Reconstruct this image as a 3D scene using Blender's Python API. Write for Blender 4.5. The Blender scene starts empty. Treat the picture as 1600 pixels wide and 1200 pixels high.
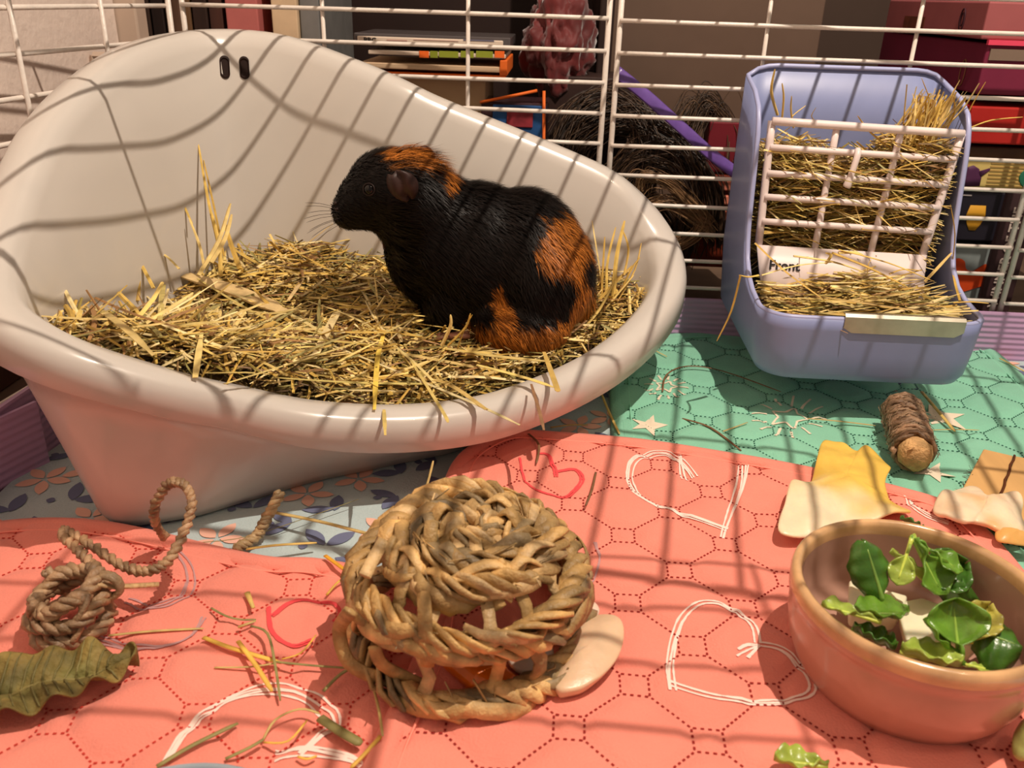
import bpy, bmesh, math, random
import numpy as np
from mathutils import Vector, Matrix, noise

random.seed(7); np.random.seed(7)
PI = math.pi
SC = bpy.context.scene
COL = SC.collection

# ------------------------------------------------------------------ camera
YAW, PIT, ROL = math.radians(2.45), math.radians(24.6), math.radians(-1.83)
FPX = 1335.0
CAMZ = .286
_f = Vector((-math.sin(YAW)*math.cos(PIT), math.cos(YAW)*math.cos(PIT), -math.sin(PIT)))
_r = Vector((math.cos(YAW), math.sin(YAW), 0))
_d = _f.cross(_r)
R2 = _r*math.cos(ROL) + _d*math.sin(ROL)
D2 = -_r*math.sin(ROL) + _d*math.cos(ROL)
cam_data = bpy.data.cameras.new('camera')
cam = bpy.data.objects.new('camera', cam_data)
COL.objects.link(cam)
m = Matrix((( R2.x, -D2.x, -_f.x, 0), (R2.y, -D2.y, -_f.y, 0), (R2.z, -D2.z, -_f.z, CAMZ), (0, 0, 0, 1)))
cam.matrix_world = m
cam_data.sensor_fit = 'HORIZONTAL'; cam_data.sensor_width = 36
cam_data.lens = FPX/1600*36
cam_data.clip_start = .01; cam_data.clip_end = 20
cam_data.dof.use_dof = True; cam_data.dof.focus_distance = .56; cam_data.dof.aperture_fstop = 18
SC.camera = cam
CAMP = Vector((0, 0, CAMZ))

def ray(u, v): return _f + R2*((u-800)/FPX) + D2*((v-600)/FPX)
def at(u, v, z=0.):
    q = ray(u, v); p = CAMP + q*((z-CAMZ)/q.z); return Vector((p.x, p.y, z))
def aty(u, v, y):
    q = ray(u, v); return CAMP + q*(y/q.y)

# ------------------------------------------------------------------ light
w = bpy.data.worlds.new('world'); SC.world = w; w.use_nodes = True
w.node_tree.nodes['Background'].inputs[0].default_value = (1.0, .84, .70, 1)
w.node_tree.nodes['Background'].inputs[1].default_value = .29
def lamp(name, loc, energy, col, rad):
    l = bpy.data.lights.new(name, 'POINT'); l.energy = energy; l.color = col; l.shadow_soft_size = rad
    o = bpy.data.objects.new(name, l); o.location = loc; COL.objects.link(o); return o
lamp('ceiling_lamp', (.30, .30, 1.10), 46, (1.0, .85, .70), .005)
lamp('side_lamp', (.62, .02, 1.30), 6, (1.0, .74, .50), .03)
SC.view_settings.view_transform = 'Standard'
SC.view_settings.look = 'None'
SC.view_settings.gamma = 1
SC.view_settings.use_curve_mapping = False
SC.view_settings.exposure = 0.0

# ------------------------------------------------------------------ helpers
def srgb(r, g, b):
    f = lambda c: (c/255/12.92) if c/255 <= .04045 else ((c/255+.055)/1.055)**2.4
    return (f(r), f(g), f(b), 1)

def mat(name, col, rough=.6, spec=.4, noise_amt=0, noise_scale=40, bump=0, bump_scale=200, vcol=False, sss=0, trans=0, metal=0, coat=0, stretch=None, sheen=0, alpha=1):
    M = bpy.data.materials.new(name); M.use_nodes = True
    nt = M.node_tree; b = nt.nodes['Principled BSDF']
    b.inputs['Roughness'].default_value = rough
    b.inputs['Specular IOR Level'].default_value = spec
    b.inputs['Metallic'].default_value = metal
    b.inputs['Coat Weight'].default_value = coat
    b.inputs['Sheen Weight'].default_value = sheen
    b.inputs['Alpha'].default_value = alpha
    if trans: b.inputs['Transmission Weight'].default_value = trans
    if sss:
        b.inputs['Subsurface Weight'].default_value = sss
        b.inputs['Subsurface Radius'].default_value = (.004, .002, .001)
        b.inputs['Subsurface Scale'].default_value = 1
    tc = nt.nodes.new('ShaderNodeTexCoord'); src = tc.outputs['Object']
    if stretch:
        mp = nt.nodes.new('ShaderNodeMapping'); mp.inputs['Scale'].default_value = stretch
        nt.links.new(src, mp.inputs[0]); src = mp.outputs[0]
    cs = None
    if vcol:
        a = nt.nodes.new('ShaderNodeVertexColor'); a.layer_name = 'Col'; cs = a.outputs['Color']
    if noise_amt:
        n = nt.nodes.new('ShaderNodeTexNoise'); n.inputs['Scale'].default_value = noise_scale; n.inputs['Detail'].default_value = 5
        nt.links.new(src, n.inputs['Vector'])
        r = nt.nodes.new('ShaderNodeMapRange'); r.inputs['From Min'].default_value = .3; r.inputs['From Max'].default_value = .7
        r.inputs['To Min'].default_value = 1-noise_amt; r.inputs['To Max'].default_value = 1+noise_amt*.6
        nt.links.new(n.outputs['Fac'], r.inputs['Value'])
        mx = nt.nodes.new('ShaderNodeVectorMath'); mx.operation = 'SCALE'
        if cs: nt.links.new(cs, mx.inputs[0])
        else: mx.inputs[0].default_value = col[:3]
        nt.links.new(r.outputs[0], mx.inputs['Scale']); cs = mx.outputs[0]
    if cs: nt.links.new(cs, b.inputs['Base Color'])
    else: b.inputs['Base Color'].default_value = col
    if bump:
        n2 = nt.nodes.new('ShaderNodeTexNoise'); n2.inputs['Scale'].default_value = bump_scale; n2.inputs['Detail'].default_value = 4
        nt.links.new(src, n2.inputs['Vector'])
        bp = nt.nodes.new('ShaderNodeBump'); bp.inputs['Strength'].default_value = bump; bp.inputs['Distance'].default_value = .002
        nt.links.new(n2.outputs['Fac'], bp.inputs['Height']); nt.links.new(bp.outputs[0], b.inputs['Normal'])
    return M

class MB:
    def __init__(s): s.v = []; s.f = []; s.c = []
    def add(s, verts, faces, col=None):
        k = len(s.v); s.v.extend([tuple(x) for x in verts]); s.f.extend([tuple(i+k for i in f) for f in faces])
        s.c.extend([col or (1, 1, 1, 1)]*len(verts))
    def box(s, x0, x1, y0, y1, z0, z1, col=None, M=None):
        v = [Vector(p) for p in ((x0,y0,z0),(x1,y0,z0),(x1,y1,z0),(x0,y1,z0),(x0,y0,z1),(x1,y0,z1),(x1,y1,z1),(x0,y1,z1))]
        if M: v = [M @ p for p in v]
        s.add(v, [(0,3,2,1),(4,5,6,7),(0,1,5,4),(1,2,6,5),(2,3,7,6),(3,0,4,7)], col)
    def tube(s, path, rad, n=8, flat=1.0, col=None, up=None, closed=False, cap=True, roll=0):
        path = [Vector(p) for p in path]; N = len(path)
        if not hasattr(rad, '__len__'): rad = [rad]*N
        U = Vector(up) if up is not None else None
        V = []; prev = None
        for i, p in enumerate(path):
            if closed: t = path[(i+1) % N]-path[i-1]
            else: t = path[min(i+1, N-1)]-path[max(i-1, 0)]
            if t.length < 1e-9: t = Vector((0, 0, 1))
            t.normalize()
            if U is not None: a = U - t*U.dot(t)
            elif prev is None:
                a = Vector((0, 0, 1)) if abs(t.z) < .9 else Vector((1, 0, 0)); a = a - t*a.dot(t)
            else: a = prev - t*prev.dot(t)
            if a.length < 1e-6: a = t.orthogonal()
            a.normalize(); prev = a.copy(); b = t.cross(a)
            rr = roll*i/max(N-1, 1)
            for k in range(n):
                an = 2*PI*k/n + rr
                ca, sa = math.cos(an)*flat, math.sin(an)
                V.append(p + (a*ca + b*sa)*rad[i])
        F = []
        for i in range(N if closed else N-1):
            j = (i+1) % N
            for k in range(n):
                k2 = (k+1) % n
                F.append((i*n+k, i*n+k2, j*n+k2, j*n+k))
        if cap and not closed:
            F.append(tuple(range(n-1, -1, -1))); F.append(tuple((N-1)*n+k for k in range(n)))
        s.add(V, F, col)
    def build(s, name, m, parent=None, smooth=True, kind=None, label=None):
        me = bpy.data.meshes.new(name); me.from_pydata(s.v, [], s.f); me.update()
        a = me.color_attributes.new('Col', 'FLOAT_COLOR', 'POINT')
        a.data.foreach_set('color', np.array(s.c, dtype=np.float32).ravel())
        me.materials.append(m)
        if smooth: me.polygons.foreach_set('use_smooth', [True]*len(me.polygons))
        o = bpy.data.objects.new(name, me); COL.objects.link(o)
        if parent: o.parent = parent
        if kind: o['kind'] = kind
        if label: o['label'] = label
        return o

def tag(o, label=None, cat=None, group=None, kind=None):
    if label: o['label'] = label
    if cat: o['category'] = cat
    if group: o['group'] = group
    if kind: o['kind'] = kind
    return o
def thing(name, label, cat, loc=(0, 0, 0), group=None):
    o = bpy.data.objects.new(name, None); o.empty_display_size = .01; COL.objects.link(o); o.location = loc
    return tag(o, label, cat, group)
def rebase(root, loc):
    """move an Empty to a thing's base, leaving its parts where they stand"""
    loc = Vector(loc); d = loc - root.location; root.location = loc
    for c in root.children:
        c.location = c.location - d
def spline(pts, n, closed=False):
    P = [Vector(p) for p in pts]; N = len(P); out = []
    segs = N if closed else N-1
    for i in range(segs):
        if closed: p0, p1, p2, p3 = P[i-1], P[i], P[(i+1) % N], P[(i+2) % N]
        else: p0, p1, p2, p3 = P[max(i-1, 0)], P[i], P[i+1], P[min(i+2, N-1)]
        for k in range(n):
            t = k/n
            out.append(.5*((2*p1)+(p2-p0)*t+(2*p0-5*p1+4*p2-p3)*t*t+(3*p1-p0-3*p2+p3)*t**3))
    if not closed: out.append(P[-1].copy())
    return out
def sm(a, b, x):
    t = min(1, max(0, (x-a)/(b-a))); return t*t*(3-2*t)
def bevel(o, wd=.002, seg=2):
    md = o.modifiers.new('bevel', 'BEVEL'); md.width = wd; md.segments = seg; md.limit_method = 'ANGLE'; return o
def grid(nu, nv, fn, col=None):
    V = [fn(i/(nu-1), j/(nv-1)) for j in range(nv) for i in range(nu)]
    F = [(j*nu+i, j*nu+i+1, (j+1)*nu+i+1, (j+1)*nu+i) for j in range(nv-1) for i in range(nu-1)]
    return V, F
def inpoly(x, y, poly):
    c = np.zeros(x.shape, bool); n = len(poly)
    for i in range(n):
        x1, y1 = poly[i]; x2, y2 = poly[(i+1) % n]
        cond = ((y1 > y) != (y2 > y)) & (x < (x2-x1)*(y-y1)/(y2-y1+1e-12)+x1)
        c ^= cond
    return c
def text_mesh(name, body, size, m, parent, M, depth=.0002, kind=None, shear=0):
    cu = bpy.data.curves.new(name, 'FONT'); cu.body = body; cu.size = size; cu.extrude = depth; cu.resolution_u = 3; cu.shear = shear; cu.offset = size*.018
    t = bpy.data.objects.new(name+'_tmp', cu); COL.objects.link(t)
    dg = bpy.context.evaluated_depsgraph_get()
    me = bpy.data.meshes.new_from_object(t.evaluated_get(dg)); bpy.data.objects.remove(t)
    me.transform(M); me.materials.clear(); me.materials.append(m)
    o = bpy.data.objects.new(name, me); COL.objects.link(o); o.parent = parent
    return o

# ------------------------------------------------------------------ materials
M_wire = mat('white_wire', srgb(228, 218, 208), .35, .5, noise_amt=.12, noise_scale=60, bump=.15, bump_scale=400)
M_plaster = mat('plaster', srgb(232, 214, 202), .8, .2, noise_amt=.10, noise_scale=12, bump=.5, bump_scale=120)
M_trim = mat('painted_trim', srgb(200, 178, 160), .5, .4, noise_amt=.1, noise_scale=20)
M_wood = mat('brown_wood', srgb(96, 66, 48), .5, .4, noise_amt=.35, noise_scale=14, bump=.2, bump_scale=60, stretch=(1, .12, 1))
M_lam = mat('laminate', srgb(120, 98, 82), .3, .5, noise_amt=.4, noise_scale=14, stretch=(.15, 1, 1))
M_dark = mat('dark_shelf', srgb(46, 30, 26), .6, .3, noise_amt=.3, noise_scale=8)
M_purple = mat('purple_corrugated', srgb(196, 158, 196), .45, .4, noise_amt=.06, noise_scale=20)
M_tray = mat('cream_plastic', srgb(206, 199, 191), .24, .5, noise_amt=.035, noise_scale=9, coat=.15, sss=0)
M_hay = mat('hay', (1, 1, 1, 1), .55, .35, noise_amt=.25, noise_scale=120, vcol=True)
M_fur = mat('fur', (1, 1, 1, 1), .45, .16, vcol=True)
M_blue = mat('blue_plastic', srgb(136, 146, 190), .38, .45, noise_amt=.06, noise_scale=30)
M_whitepl = mat('white_plastic', srgb(236, 220, 216), .35, .5, noise_amt=.05, noise_scale=40)
M_steel = mat('brushed_metal', srgb(186, 180, 164), .38, .6, noise_amt=.2, noise_scale=60, metal=.85)
M_clay = mat('glazed_stoneware', srgb(190, 142, 122), .3, .5, noise_amt=.16, noise_scale=26, coat=.3, bump=.08, bump_scale=90)
M_clayrim = mat('glazed_rim', srgb(218, 172, 122), .2, .6, noise_amt=.3, noise_scale=60, coat=.5)
M_black = mat('black_print', srgb(26, 22, 24), .6, .3)

# ------------------------------------------------------------------ setting
BY = .731          # plane of the back panels
b = MB(); b.box(-.60, 1.2, -.45, 1.75, -.05, -.001); tag(b.build('floor', M_lam, smooth=False), 'brown wood laminate floor under and behind the cage', kind='structure')
b = MB(); b.box(-.50, -.425, -.45, .86, 0, 1.0); tag(b.build('wall_left', M_plaster, smooth=False), 'rough white plaster wall', kind='structure')
b = MB(); b.box(-.425, -.412, -.45, .86, 0, .075); tag(b.build('baseboard_left', M_wood, smooth=False), 'brown wooden skirting board', kind='structure')
b = MB(); b.box(-.50, 1.2, 1.70, 1.74, 0, 1.0); tag(b.build('wall_back', mat('back_wall', srgb(84, 68, 60), .8, .2, noise_amt=.1, noise_scale=6), smooth=False), 'shaded grey brown wall behind the shelf', kind='structure')  # dark colour carries the shade of the recess
b = MB(); b.box(-.437, -.405, .862, .885, 0, 1.0); b.box(-.425, -.412, .885, .90, 0, 1.0); tag(bevel(b.build('trim_1', M_trim, smooth=False)), 'cream painted door trim', kind='structure')

# ------------------------------------------------------------------ quilted mats
def quilt_segments(x0, x1, y0, y1, d, h, rot, off):
    segs = []
    ca, sa = math.cos(rot), math.sin(rot)
    def T(p): return (p[0]*ca-p[1]*sa+off[0], p[0]*sa+p[1]*ca+off[1])
    N = 24; a = d/2; e = a-h
    for i in range(-N, N):
        for j in range(-N, N):
            cx, cy = i*d, j*d
            tx, ty = T((cx, cy))
            if not (x0-d < tx < x1+d and y0-d < ty < y1+d): continue
            segs.append((T((cx+a, cy-e)), T((cx+a, cy+e)))); segs.append((T((cx-e, cy+a)), T((cx+e, cy+a))))
            for sx in (-1, 1):
                for sy in (-1, 1):
                    segs.append((T((cx+sx*a, cy+sy*e)), T((cx+sx*e, cy+sy*a))))
    return np.array(segs)
def seg_dist(X, Y, segs):
    D = np.full(X.shape, 9.)
    for (a, b_) in segs:
        dx, dy = b_-a; L2 = dx*dx+dy*dy
        msk = (np.abs(X-(a[0]+b_[0])/2) < .03) & (np.abs(Y-(a[1]+b_[1])/2) < .03)
        if not msk.any(): continue
        xx, yy = X[msk]-a[0], Y[msk]-a[1]
        t = np.clip((xx*dx+yy*dy)/L2, 0, 1)
        dd = np.hypot(xx-t*dx, yy-t*dy); D[msk] = np.minimum(D[msk], dd)
    return D
def wave(x, y, s=1.):
    return .0016*math.sin(17*x*s+3)*math.cos(13*y*s+1) + .0011*math.sin(41*x+29*y)
MATS = {}
def quilted_mat(key, label, outline, zbase, col, d, h, rot, off, stitch_col, puff=.0022, lift=None, res=.0024):
    name = 'quilted_mat'
    pts = [(p.x, p.y) for p in [at(u, v, zbase) for (u, v) in outline[0]]] + outline[1]
    loop = spline([(x, y, 0) for x, y in pts], 8, closed=True)
    poly = [(p.x, p.y) for p in loop]
    xs = [p[0] for p in poly]; ys = [p[1] for p in poly]
    X, Y = np.meshgrid(np.arange(min(xs), max(xs), res), np.arange(min(ys), max(ys), res))
    segs = quilt_segments(min(xs), max(xs), min(ys), max(ys), d, h, rot, off)
    D = seg_dist(X, Y, segs)
    ins = inpoly(X, Y, poly)
    def base(x, y): return zbase + wave(x, y) + (lift(x, y) if lift else 0)
    Z = np.vectorize(base)(X, Y) + puff*(1-np.exp(-(D/.0035)**2))
    idx = -np.ones(X.shape, int); V = []; F = []
    ny, nx = X.shape
    for j, i in zip(*np.nonzero(ins)):
        idx[j, i] = len(V); V.append((X[j, i], Y[j, i], Z[j, i]))
    for j in range(ny-1):
        for i in range(nx-1):
            q = (idx[j, i], idx[j, i+1], idx[j+1, i+1], idx[j+1, i])
            if min(q) >= 0: F.append(q)
    root = thing(name, label, 'mat')
    mm = mat(name+'_cotton', col, .85, .15, noise_amt=.07, noise_scale=30, bump=.35, bump_scale=900, sheen=.2)
    mb = MB(); mb.add(V, F); mb.build('quilted_cloth', mm, root)
    # rolled binding along the edge, and the row of stitches inside it
    mb = MB(); edge = [(x, y, base(x, y)-.0012) for x, y in poly]
    mb.tube(edge, .0062, 8, flat=.62, up=(0, 0, 1), closed=True); mb.build('binding', mm, root)
    n = len(poly); cx = sum(xs)/n; cy = sum(ys)/n
    ins_path = []
    for i in range(n):
        t = Vector((poly[(i+1) % n][0]-poly[i-1][0], poly[(i+1) % n][1]-poly[i-1][1])).normalized()
        q = Vector((poly[i][0]-t.y*.0085, poly[i][1]+t.x*.0085))
        if not inpoly(np.array([q.x]), np.array([q.y]), poly)[0]: q = Vector((poly[i][0]+t.y*.0085, poly[i][1]-t.x*.0085))
        ins_path.append((q.x, q.y, base(q.x, q.y)+.0018))
    mb = MB(); mb.tube(ins_path, .0006, 4, closed=True); mb.build('edge_seam', mat(name+'_seam', tuple(list(np.array(col[:3])*1.15)+[1]), .8, .2), root)
    sb = MB()
    for a, b_ in segs:
        L = math.hypot(*(b_-a)); k = max(3, int(L/.0026)); t = (b_-a)/L
        for q in range(k):
            s0 = (q+.22)/k; s1 = (q+.70)/k
            p0 = a+(b_-a)*s0; p1 = a+(b_-a)*s1
            mid = (p0+p1)/2
            if abs(mid[0]) > .48 or mid[1] < .15: continue
            ci = int((mid[0]-X[0, 0])/res+.5); cj = int((mid[1]-Y[0, 0])/res+.5)
            if ci < 0 or cj < 0 or ci >= X.shape[1] or cj >= X.shape[0] or not ins[cj, ci]: continue
            z = base(mid[0], mid[1])+.0005
            nx_, ny_ = -t[1]*.00048, t[0]*.00048
            sb.add([(p0[0]-nx_, p0[1]-ny_, z), (p1[0]-nx_, p1[1]-ny_, z), (p1[0]+nx_, p1[1]+ny_, z), (p0[0]+nx_, p0[1]+ny_, z), (mid[0], mid[1], z+.0004)],
                   [(0, 1, 4), (1, 2, 4), (2, 3, 4), (3, 0, 4)])
    sb.build('quilting_stitches', mat(name+'_stitch', stitch_col, .8, .1), root, kind='stuff')
    MATS[key] = (root, base, puff, segs)
    rebase(root, (cx, cy, zbase))
    return root
def print_lines(matname, partname, strokes, m, wd=.0011, z=None, copies=3, spread=.0022, label=None):
    root, base, puff, segs = MATS[matname]
    mb = MB()
    for st in strokes:
        P = [at(u, v, z) for u, v in st]; P = spline(P, 8 if len(P) > 2 else 4)
        for c in range(copies):
            o1 = (c-(copies-1)/2)*spread; ph = random.uniform(0, 6)
            pts = []
            for i, p in enumerate(P):
                t = (P[min(i+1, len(P)-1)]-P[max(i-1, 0)]); t.z = 0; t.normalize()
                k = o1*(.55+.6*math.sin(ph+i*.11)); pts.append((p.x-t.y*k, p.y+t.x*k, t))
            xs_ = np.array([q[0] for q in pts]); ys_ = np.array([q[1] for q in pts]); dd = seg_dist(xs_, ys_, segs)
            V = []
            for (x, y, t), d_ in zip(pts, dd):
                zz = base(x, y)+puff*(1-math.exp(-(d_/.0035)**2))+.0005
                hw = wd*random.uniform(.35, .6)
                V += [(x-t.y*hw, y+t.x*hw, zz), (x+t.y*hw, y-t.x*hw, zz)]
            mb.add(V, [(2*i, 2*i+1, 2*i+3, 2*i+2) for i in range(len(pts)-1)])
    o = mb.build(partname, m, root, label=label); o.location = -root.location
    return o

# fleece liner over the floor of the cage
def liner_z(x, y): return .0035+.0018*math.sin(23*x+11*y)+.0012*math.sin(60*y-19*x)
V, F = grid(150, 130, lambda u, v: (-.325+u*.86, .02+v*.71, liner_z(-.325+u*.86, .02+v*.71)))
liner = thing('fleece_liner', 'pale blue fleece liner printed with slate leaves and peach flowers, under the mats', 'blanket', (.1, .38, 0))
M_liner = mat('fleece', srgb(186, 204, 206), .9, .1, noise_amt=.06, noise_scale=40, bump=.3, bump_scale=700, sheen=.3)
mb = MB(); mb.add(V, F); o = mb.build('fleece_cloth', M_liner, liner); o.location = (-.1, -.38, 0)
def leaf_print(mb, cx, cy, ang, L, W):
    V = []; n = 7
    for i in range(n+1):
        t = i/n; w_ = W*math.sin(PI*t)**.8
        for s in (-1, 1):
            lx, ly = (t-.5)*L, s*w_
            x = cx+lx*math.cos(ang)-ly*math.sin(ang); y = cy+lx*math.sin(ang)+ly*math.cos(ang)
            V.append((x, y, liner_z(x, y)+.0006))
    mb.add(V, [(2*i, 2*i+2, 2*i+3, 2*i+1) for i in range(n)])
lb, pb = MB(), MB()
rr = random.Random(3)
for i in range(16):
    for j in range(26):
        cx = -.31+i*.055+rr.uniform(-.006, .006)+(.027 if j % 2 else 0); cy = .30+j*.0175+rr.uniform(-.003, .003)
        if cy > .72: continue
        if (j//2+i) % 3 != 1:
            a0 = rr.uniform(0, PI)
            for k in range(2): leaf_print(lb, cx+.010*math.cos(a0+k*1.6), cy+.008*math.sin(a0+k*1.6), a0+k*1.6, .019, .0042)
            leaf_print(lb, cx-.012, cy-.003, 0, .0055, .0026)
        else:
            for k in range(5): leaf_print(pb, cx+.009*math.cos(k*1.257), cy+.009*math.sin(k*1.257), k*1.257, .015, .0038)
o = lb.build('printed_leaves', mat('slate_print', srgb(112, 118, 146), .9, .1), liner, kind='stuff'); o.location = (-.1, -.38, 0)
o = pb.build('printed_flowers', mat('peach_print', srgb(236, 186, 166), .9, .1), liner, kind='stuff'); o.location = (-.1, -.38, 0)

ZG, ZL, ZR = .009, .0105, .0165
quilted_mat('green', 'sea green quilted mat with cream stars under the hay rack',
    ([(964, 590), (975, 556), (1010, 534), (1100, 527), (1300, 528), (1490, 532), (1545, 548), (1610, 610), (1700, 740)], [(.40, .36), (.30, .33), (.12, .40), (.06, .47)]),
    ZG, srgb(140, 205, 176), .039, .0088, math.radians(38), (.02, .01), srgb(34, 84, 70))
quilted_mat('left', 'coral quilted mat on the left, under the dried leaf and rope toy',
    ([(-60, 830), (0, 818), (70, 815), (150, 822), (230, 838), (330, 862), (420, 880), (520, 890)], [(-.02, .33), (.02, .25), (.01, .12), (-.16, .09), (-.33, .12), (-.345, .26)]),
    ZL, srgb(244, 146, 128), .0395, .0088, math.radians(52), (.005, .02), srgb(196, 62, 52))
quilted_mat('right', 'coral quilted mat on the right, under the pink bowl and grass ball',
    ([(700, 800), (712, 742), (735, 708), (790, 683), (860, 683), (1000, 690), (1150, 716), (1280, 742), (1400, 768), (1490, 800), (1570, 880)], [(.245, .27), (.235, .14), (.10, .10), (-.015, .12), (-.055, .19), (-.057, .235), (-.046, .30), (-.05, .36)]),
    ZR, srgb(244, 146, 128), .0395, .0088, math.radians(44), (.012, .005), srgb(150, 44, 40), puff=.002)
M_pwhite = mat('white_ink', srgb(252, 226, 214), .8, .2)
M_pred = mat('red_ink', srgb(238, 84, 88), .85, .1)
M_pgrey = mat('grey_ink', srgb(196, 150, 150), .85, .1)
print_lines('right', 'printed_heart', [[(1047, 1082), (1046, 1040), (1060, 985), (1085, 955), (1112, 948), (1152, 958), (1180, 985), (1187, 1012)], [(1187, 1016), (1220, 1024), (1254, 1050), (1272, 1080), (1262, 1097), (1225, 1100), (1150, 1095), (1100, 1085), (1046, 1068)]], M_pwhite, z=ZR)
print_lines('right', 'printed_tassel', [[(1186, 1016), (1168, 1022), (1150, 1030)], [(1186, 1016), (1166, 1014), (1152, 1020)], [(1186, 1016), (1176, 1026), (1168, 1034)]], M_pwhite, z=ZR, copies=2, spread=.001)
print_lines('right', 'printed_heart', [[(1130, 838), (1145, 800), (1160, 760), (1163, 728)], [(1138, 826), (1060, 800), (1003, 780), (980, 752), (985, 724), (1010, 711), (1050, 713), (1082, 745)], [(1062, 708), (1066, 730), (1074, 748)]], M_pwhite, z=ZR, copies=4)
print_lines('right', 'printed_heart', [[(1415, 772), (1428, 798), (1452, 816), (1480, 826)]], M_pwhite, z=ZR)
print_lines('right', 'printed_heart', [[(812, 722), (822, 758), (850, 776), (888, 778), (909, 758), (898, 741), (868, 745)], [(838, 716), (856, 718), (866, 738), (868, 752)]], M_pred, z=ZR, wd=.0014, copies=2, spread=.0016, label='faint red printed heart')
print_lines('right', 'printed_heart', [[(930, 850), (937, 872), (930, 900), (908, 936)]], M_pgrey, z=ZR, copies=2)
print_lines('left', 'printed_heart', [[(262, 1198), (300, 1140), (350, 1102), (420, 1083), (482, 1090), (522, 1125), (502, 1152), (468, 1182)], [(430, 1178), (480, 1174), (540, 1184), (566, 1198)]], M_pwhite, z=ZL, copies=4)
print_lines('left', 'printed_heart', [[(268, 862), (290, 892), (292, 925), (266, 950), (230, 957), (196, 950)], [(120, 990), (160, 1008), (205, 1018), (255, 1020), (300, 1000), (318, 972)]], M_pgrey, z=ZL, copies=3, spread=.003, label='faint grey printed heart')
print_lines('left', 'printed_heart', [[(419, 950), (424, 992), (455, 1014), (488, 1002)], [(425, 968), (460, 944), (512, 943), (531, 957), (520, 972)]], M_pred, z=ZL, wd=.0014, copies=2, spread=.0016, label='faint red printed heart')
M_pcream = mat('cream_ink', srgb(238, 222, 198), .85, .1)
for (cx, cy, R_) in ((1232, 655, 44), (1040, 612, 26)):
    P5 = []; st = []
    for k in range(11):
        r_ = R_*(.5 if k % 2 else .95)*.6; P5.append((cx+r_*1.25*math.cos(k*PI/5), cy+r_*.6*math.sin(k*PI/5)))
    for k in range(10): st.append([P5[k], P5[k+1]])
    for k in range(13):
        a = k*2*PI/13; st.append([(cx+R_*.8*math.cos(a), cy+R_*.42*math.sin(a)), (cx+R_*1.35*math.cos(a), cy+R_*.72*math.sin(a))])
    print_lines('green', 'printed_star', st, M_pcream, z=ZG, copies=1, wd=.0018)
def solid_star(px, py, R_, squash=.55, n=5, rot=.3):
    root, base, puff, segs = MATS['green']; mb = MB()
    c = at(px, py, ZG); ring = []
    for k in range(2*n):
        r_ = R_*(1 if k % 2 == 0 else .42); a = rot+k*PI/n
        ring.append((c.x+r_*math.cos(a), c.y+r_*math.sin(a)))
    V = []; q = 6
    for (x, y) in ring:
        for s_ in range(q+1):
            t = s_/q; X_ = c.x+(x-c.x)*t; Y_ = c.y+(y-c.y)*t; dd = seg_dist(np.array([X_]), np.array([Y_]), segs)[0]
            V.append((X_, Y_, base(X_, Y_)+puff*(1-math.exp(-(dd/.0035)**2))+.0006))
    F = []
    for k in range(2*n):
        k2 = (k+1) % (2*n)
        for s_ in range(q): F.append((k*(q+1)+s_, k*(q+1)+s_+1, k2*(q+1)+s_+1, k2*(q+1)+s_))
    mb.add(V, F); o = mb.build('printed_star', M_pcream, root, label='solid cream printed star'); o.location = -root.location
solid_star(1468, 652, .022); solid_star(1456, 742, .014, rot=.9); solid_star(1012, 668, .014, rot=1.2); solid_star(1592, 812, .012)

# ------------------------------------------------------------------ cage
ROW1 = CAMZ-.0162; DZ = .0239
def grid_panel(label, origin, ux, uy, cols, rows, frames, r=.0017, rf=.0023, group=None, umax=None):
    """wires along ux at heights rows (uy axis), wires along uy at positions cols"""
    root = thing('wire_fence', label, 'wire panel', origin, group)
    O = Vector((0, 0, 0)); nrm = ux.cross(uy)
    c0, c1 = min(cols+frames), max(cols+frames); r0, r1 = min(rows), max(rows)
    for k, z in enumerate(rows):
        mb = MB(); sag = random.uniform(-.0006, .0006)
        mb.tube([O+ux*(c0+(c1-c0)*t)+uy*(z+sag*math.sin(PI*t)) for t in [i/8 for i in range(9)]], r, 8); mb.build('wire', M_wire, root)
    for c in cols+frames:
        mb = MB(); rad = rf if c in frames else r
        mb.tube([O+ux*c+uy*(r0-.004)+nrm*(-r*1.6), O+ux*(c+.0003)+uy*(r0+r1)/2+nrm*(-r*1.6), O+ux*c+uy*(r1+.002)+nrm*(-r*1.6)], rad, 8)
        mb.build('frame_wire' if c in frames else 'wire', M_wire, root)
    return root
X = Vector((1, 0, 0)); Y = Vector((0, 1, 0)); Z = Vector((0, 0, 1))
rows = [ROW1-k*DZ for k in range(-3, 11)]
gp = 'white wire panels standing round the cage'
grid_panel('white wire cage panel standing behind the cream litter tray', (-.309, BY, 0), X, Z, [.1167, .2334], rows, [.003, .3445])
grid_panel('white wire cage panel behind the blue hay rack', (-.309+.3535, BY, -.0012), X, Z, [.1150, .2300], rows, [0, .3445])
grid_panel('white wire cage panel at the right edge behind the hay rack', (-.309+.705, BY, -.003), X, Z, [.1150, .2300], rows, [0, .3445])
ua = Vector((-.115, -1, 0)).normalized()
rows2 = [ROW1-.0012-k*.0256 for k in range(-2, 10)]
grid_panel('white wire side panel leaning beside the left white wall', (-.3165, BY-.002, 0), ua, Z, [.0915, .183, .2745], rows2, [.002, .345])
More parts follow.
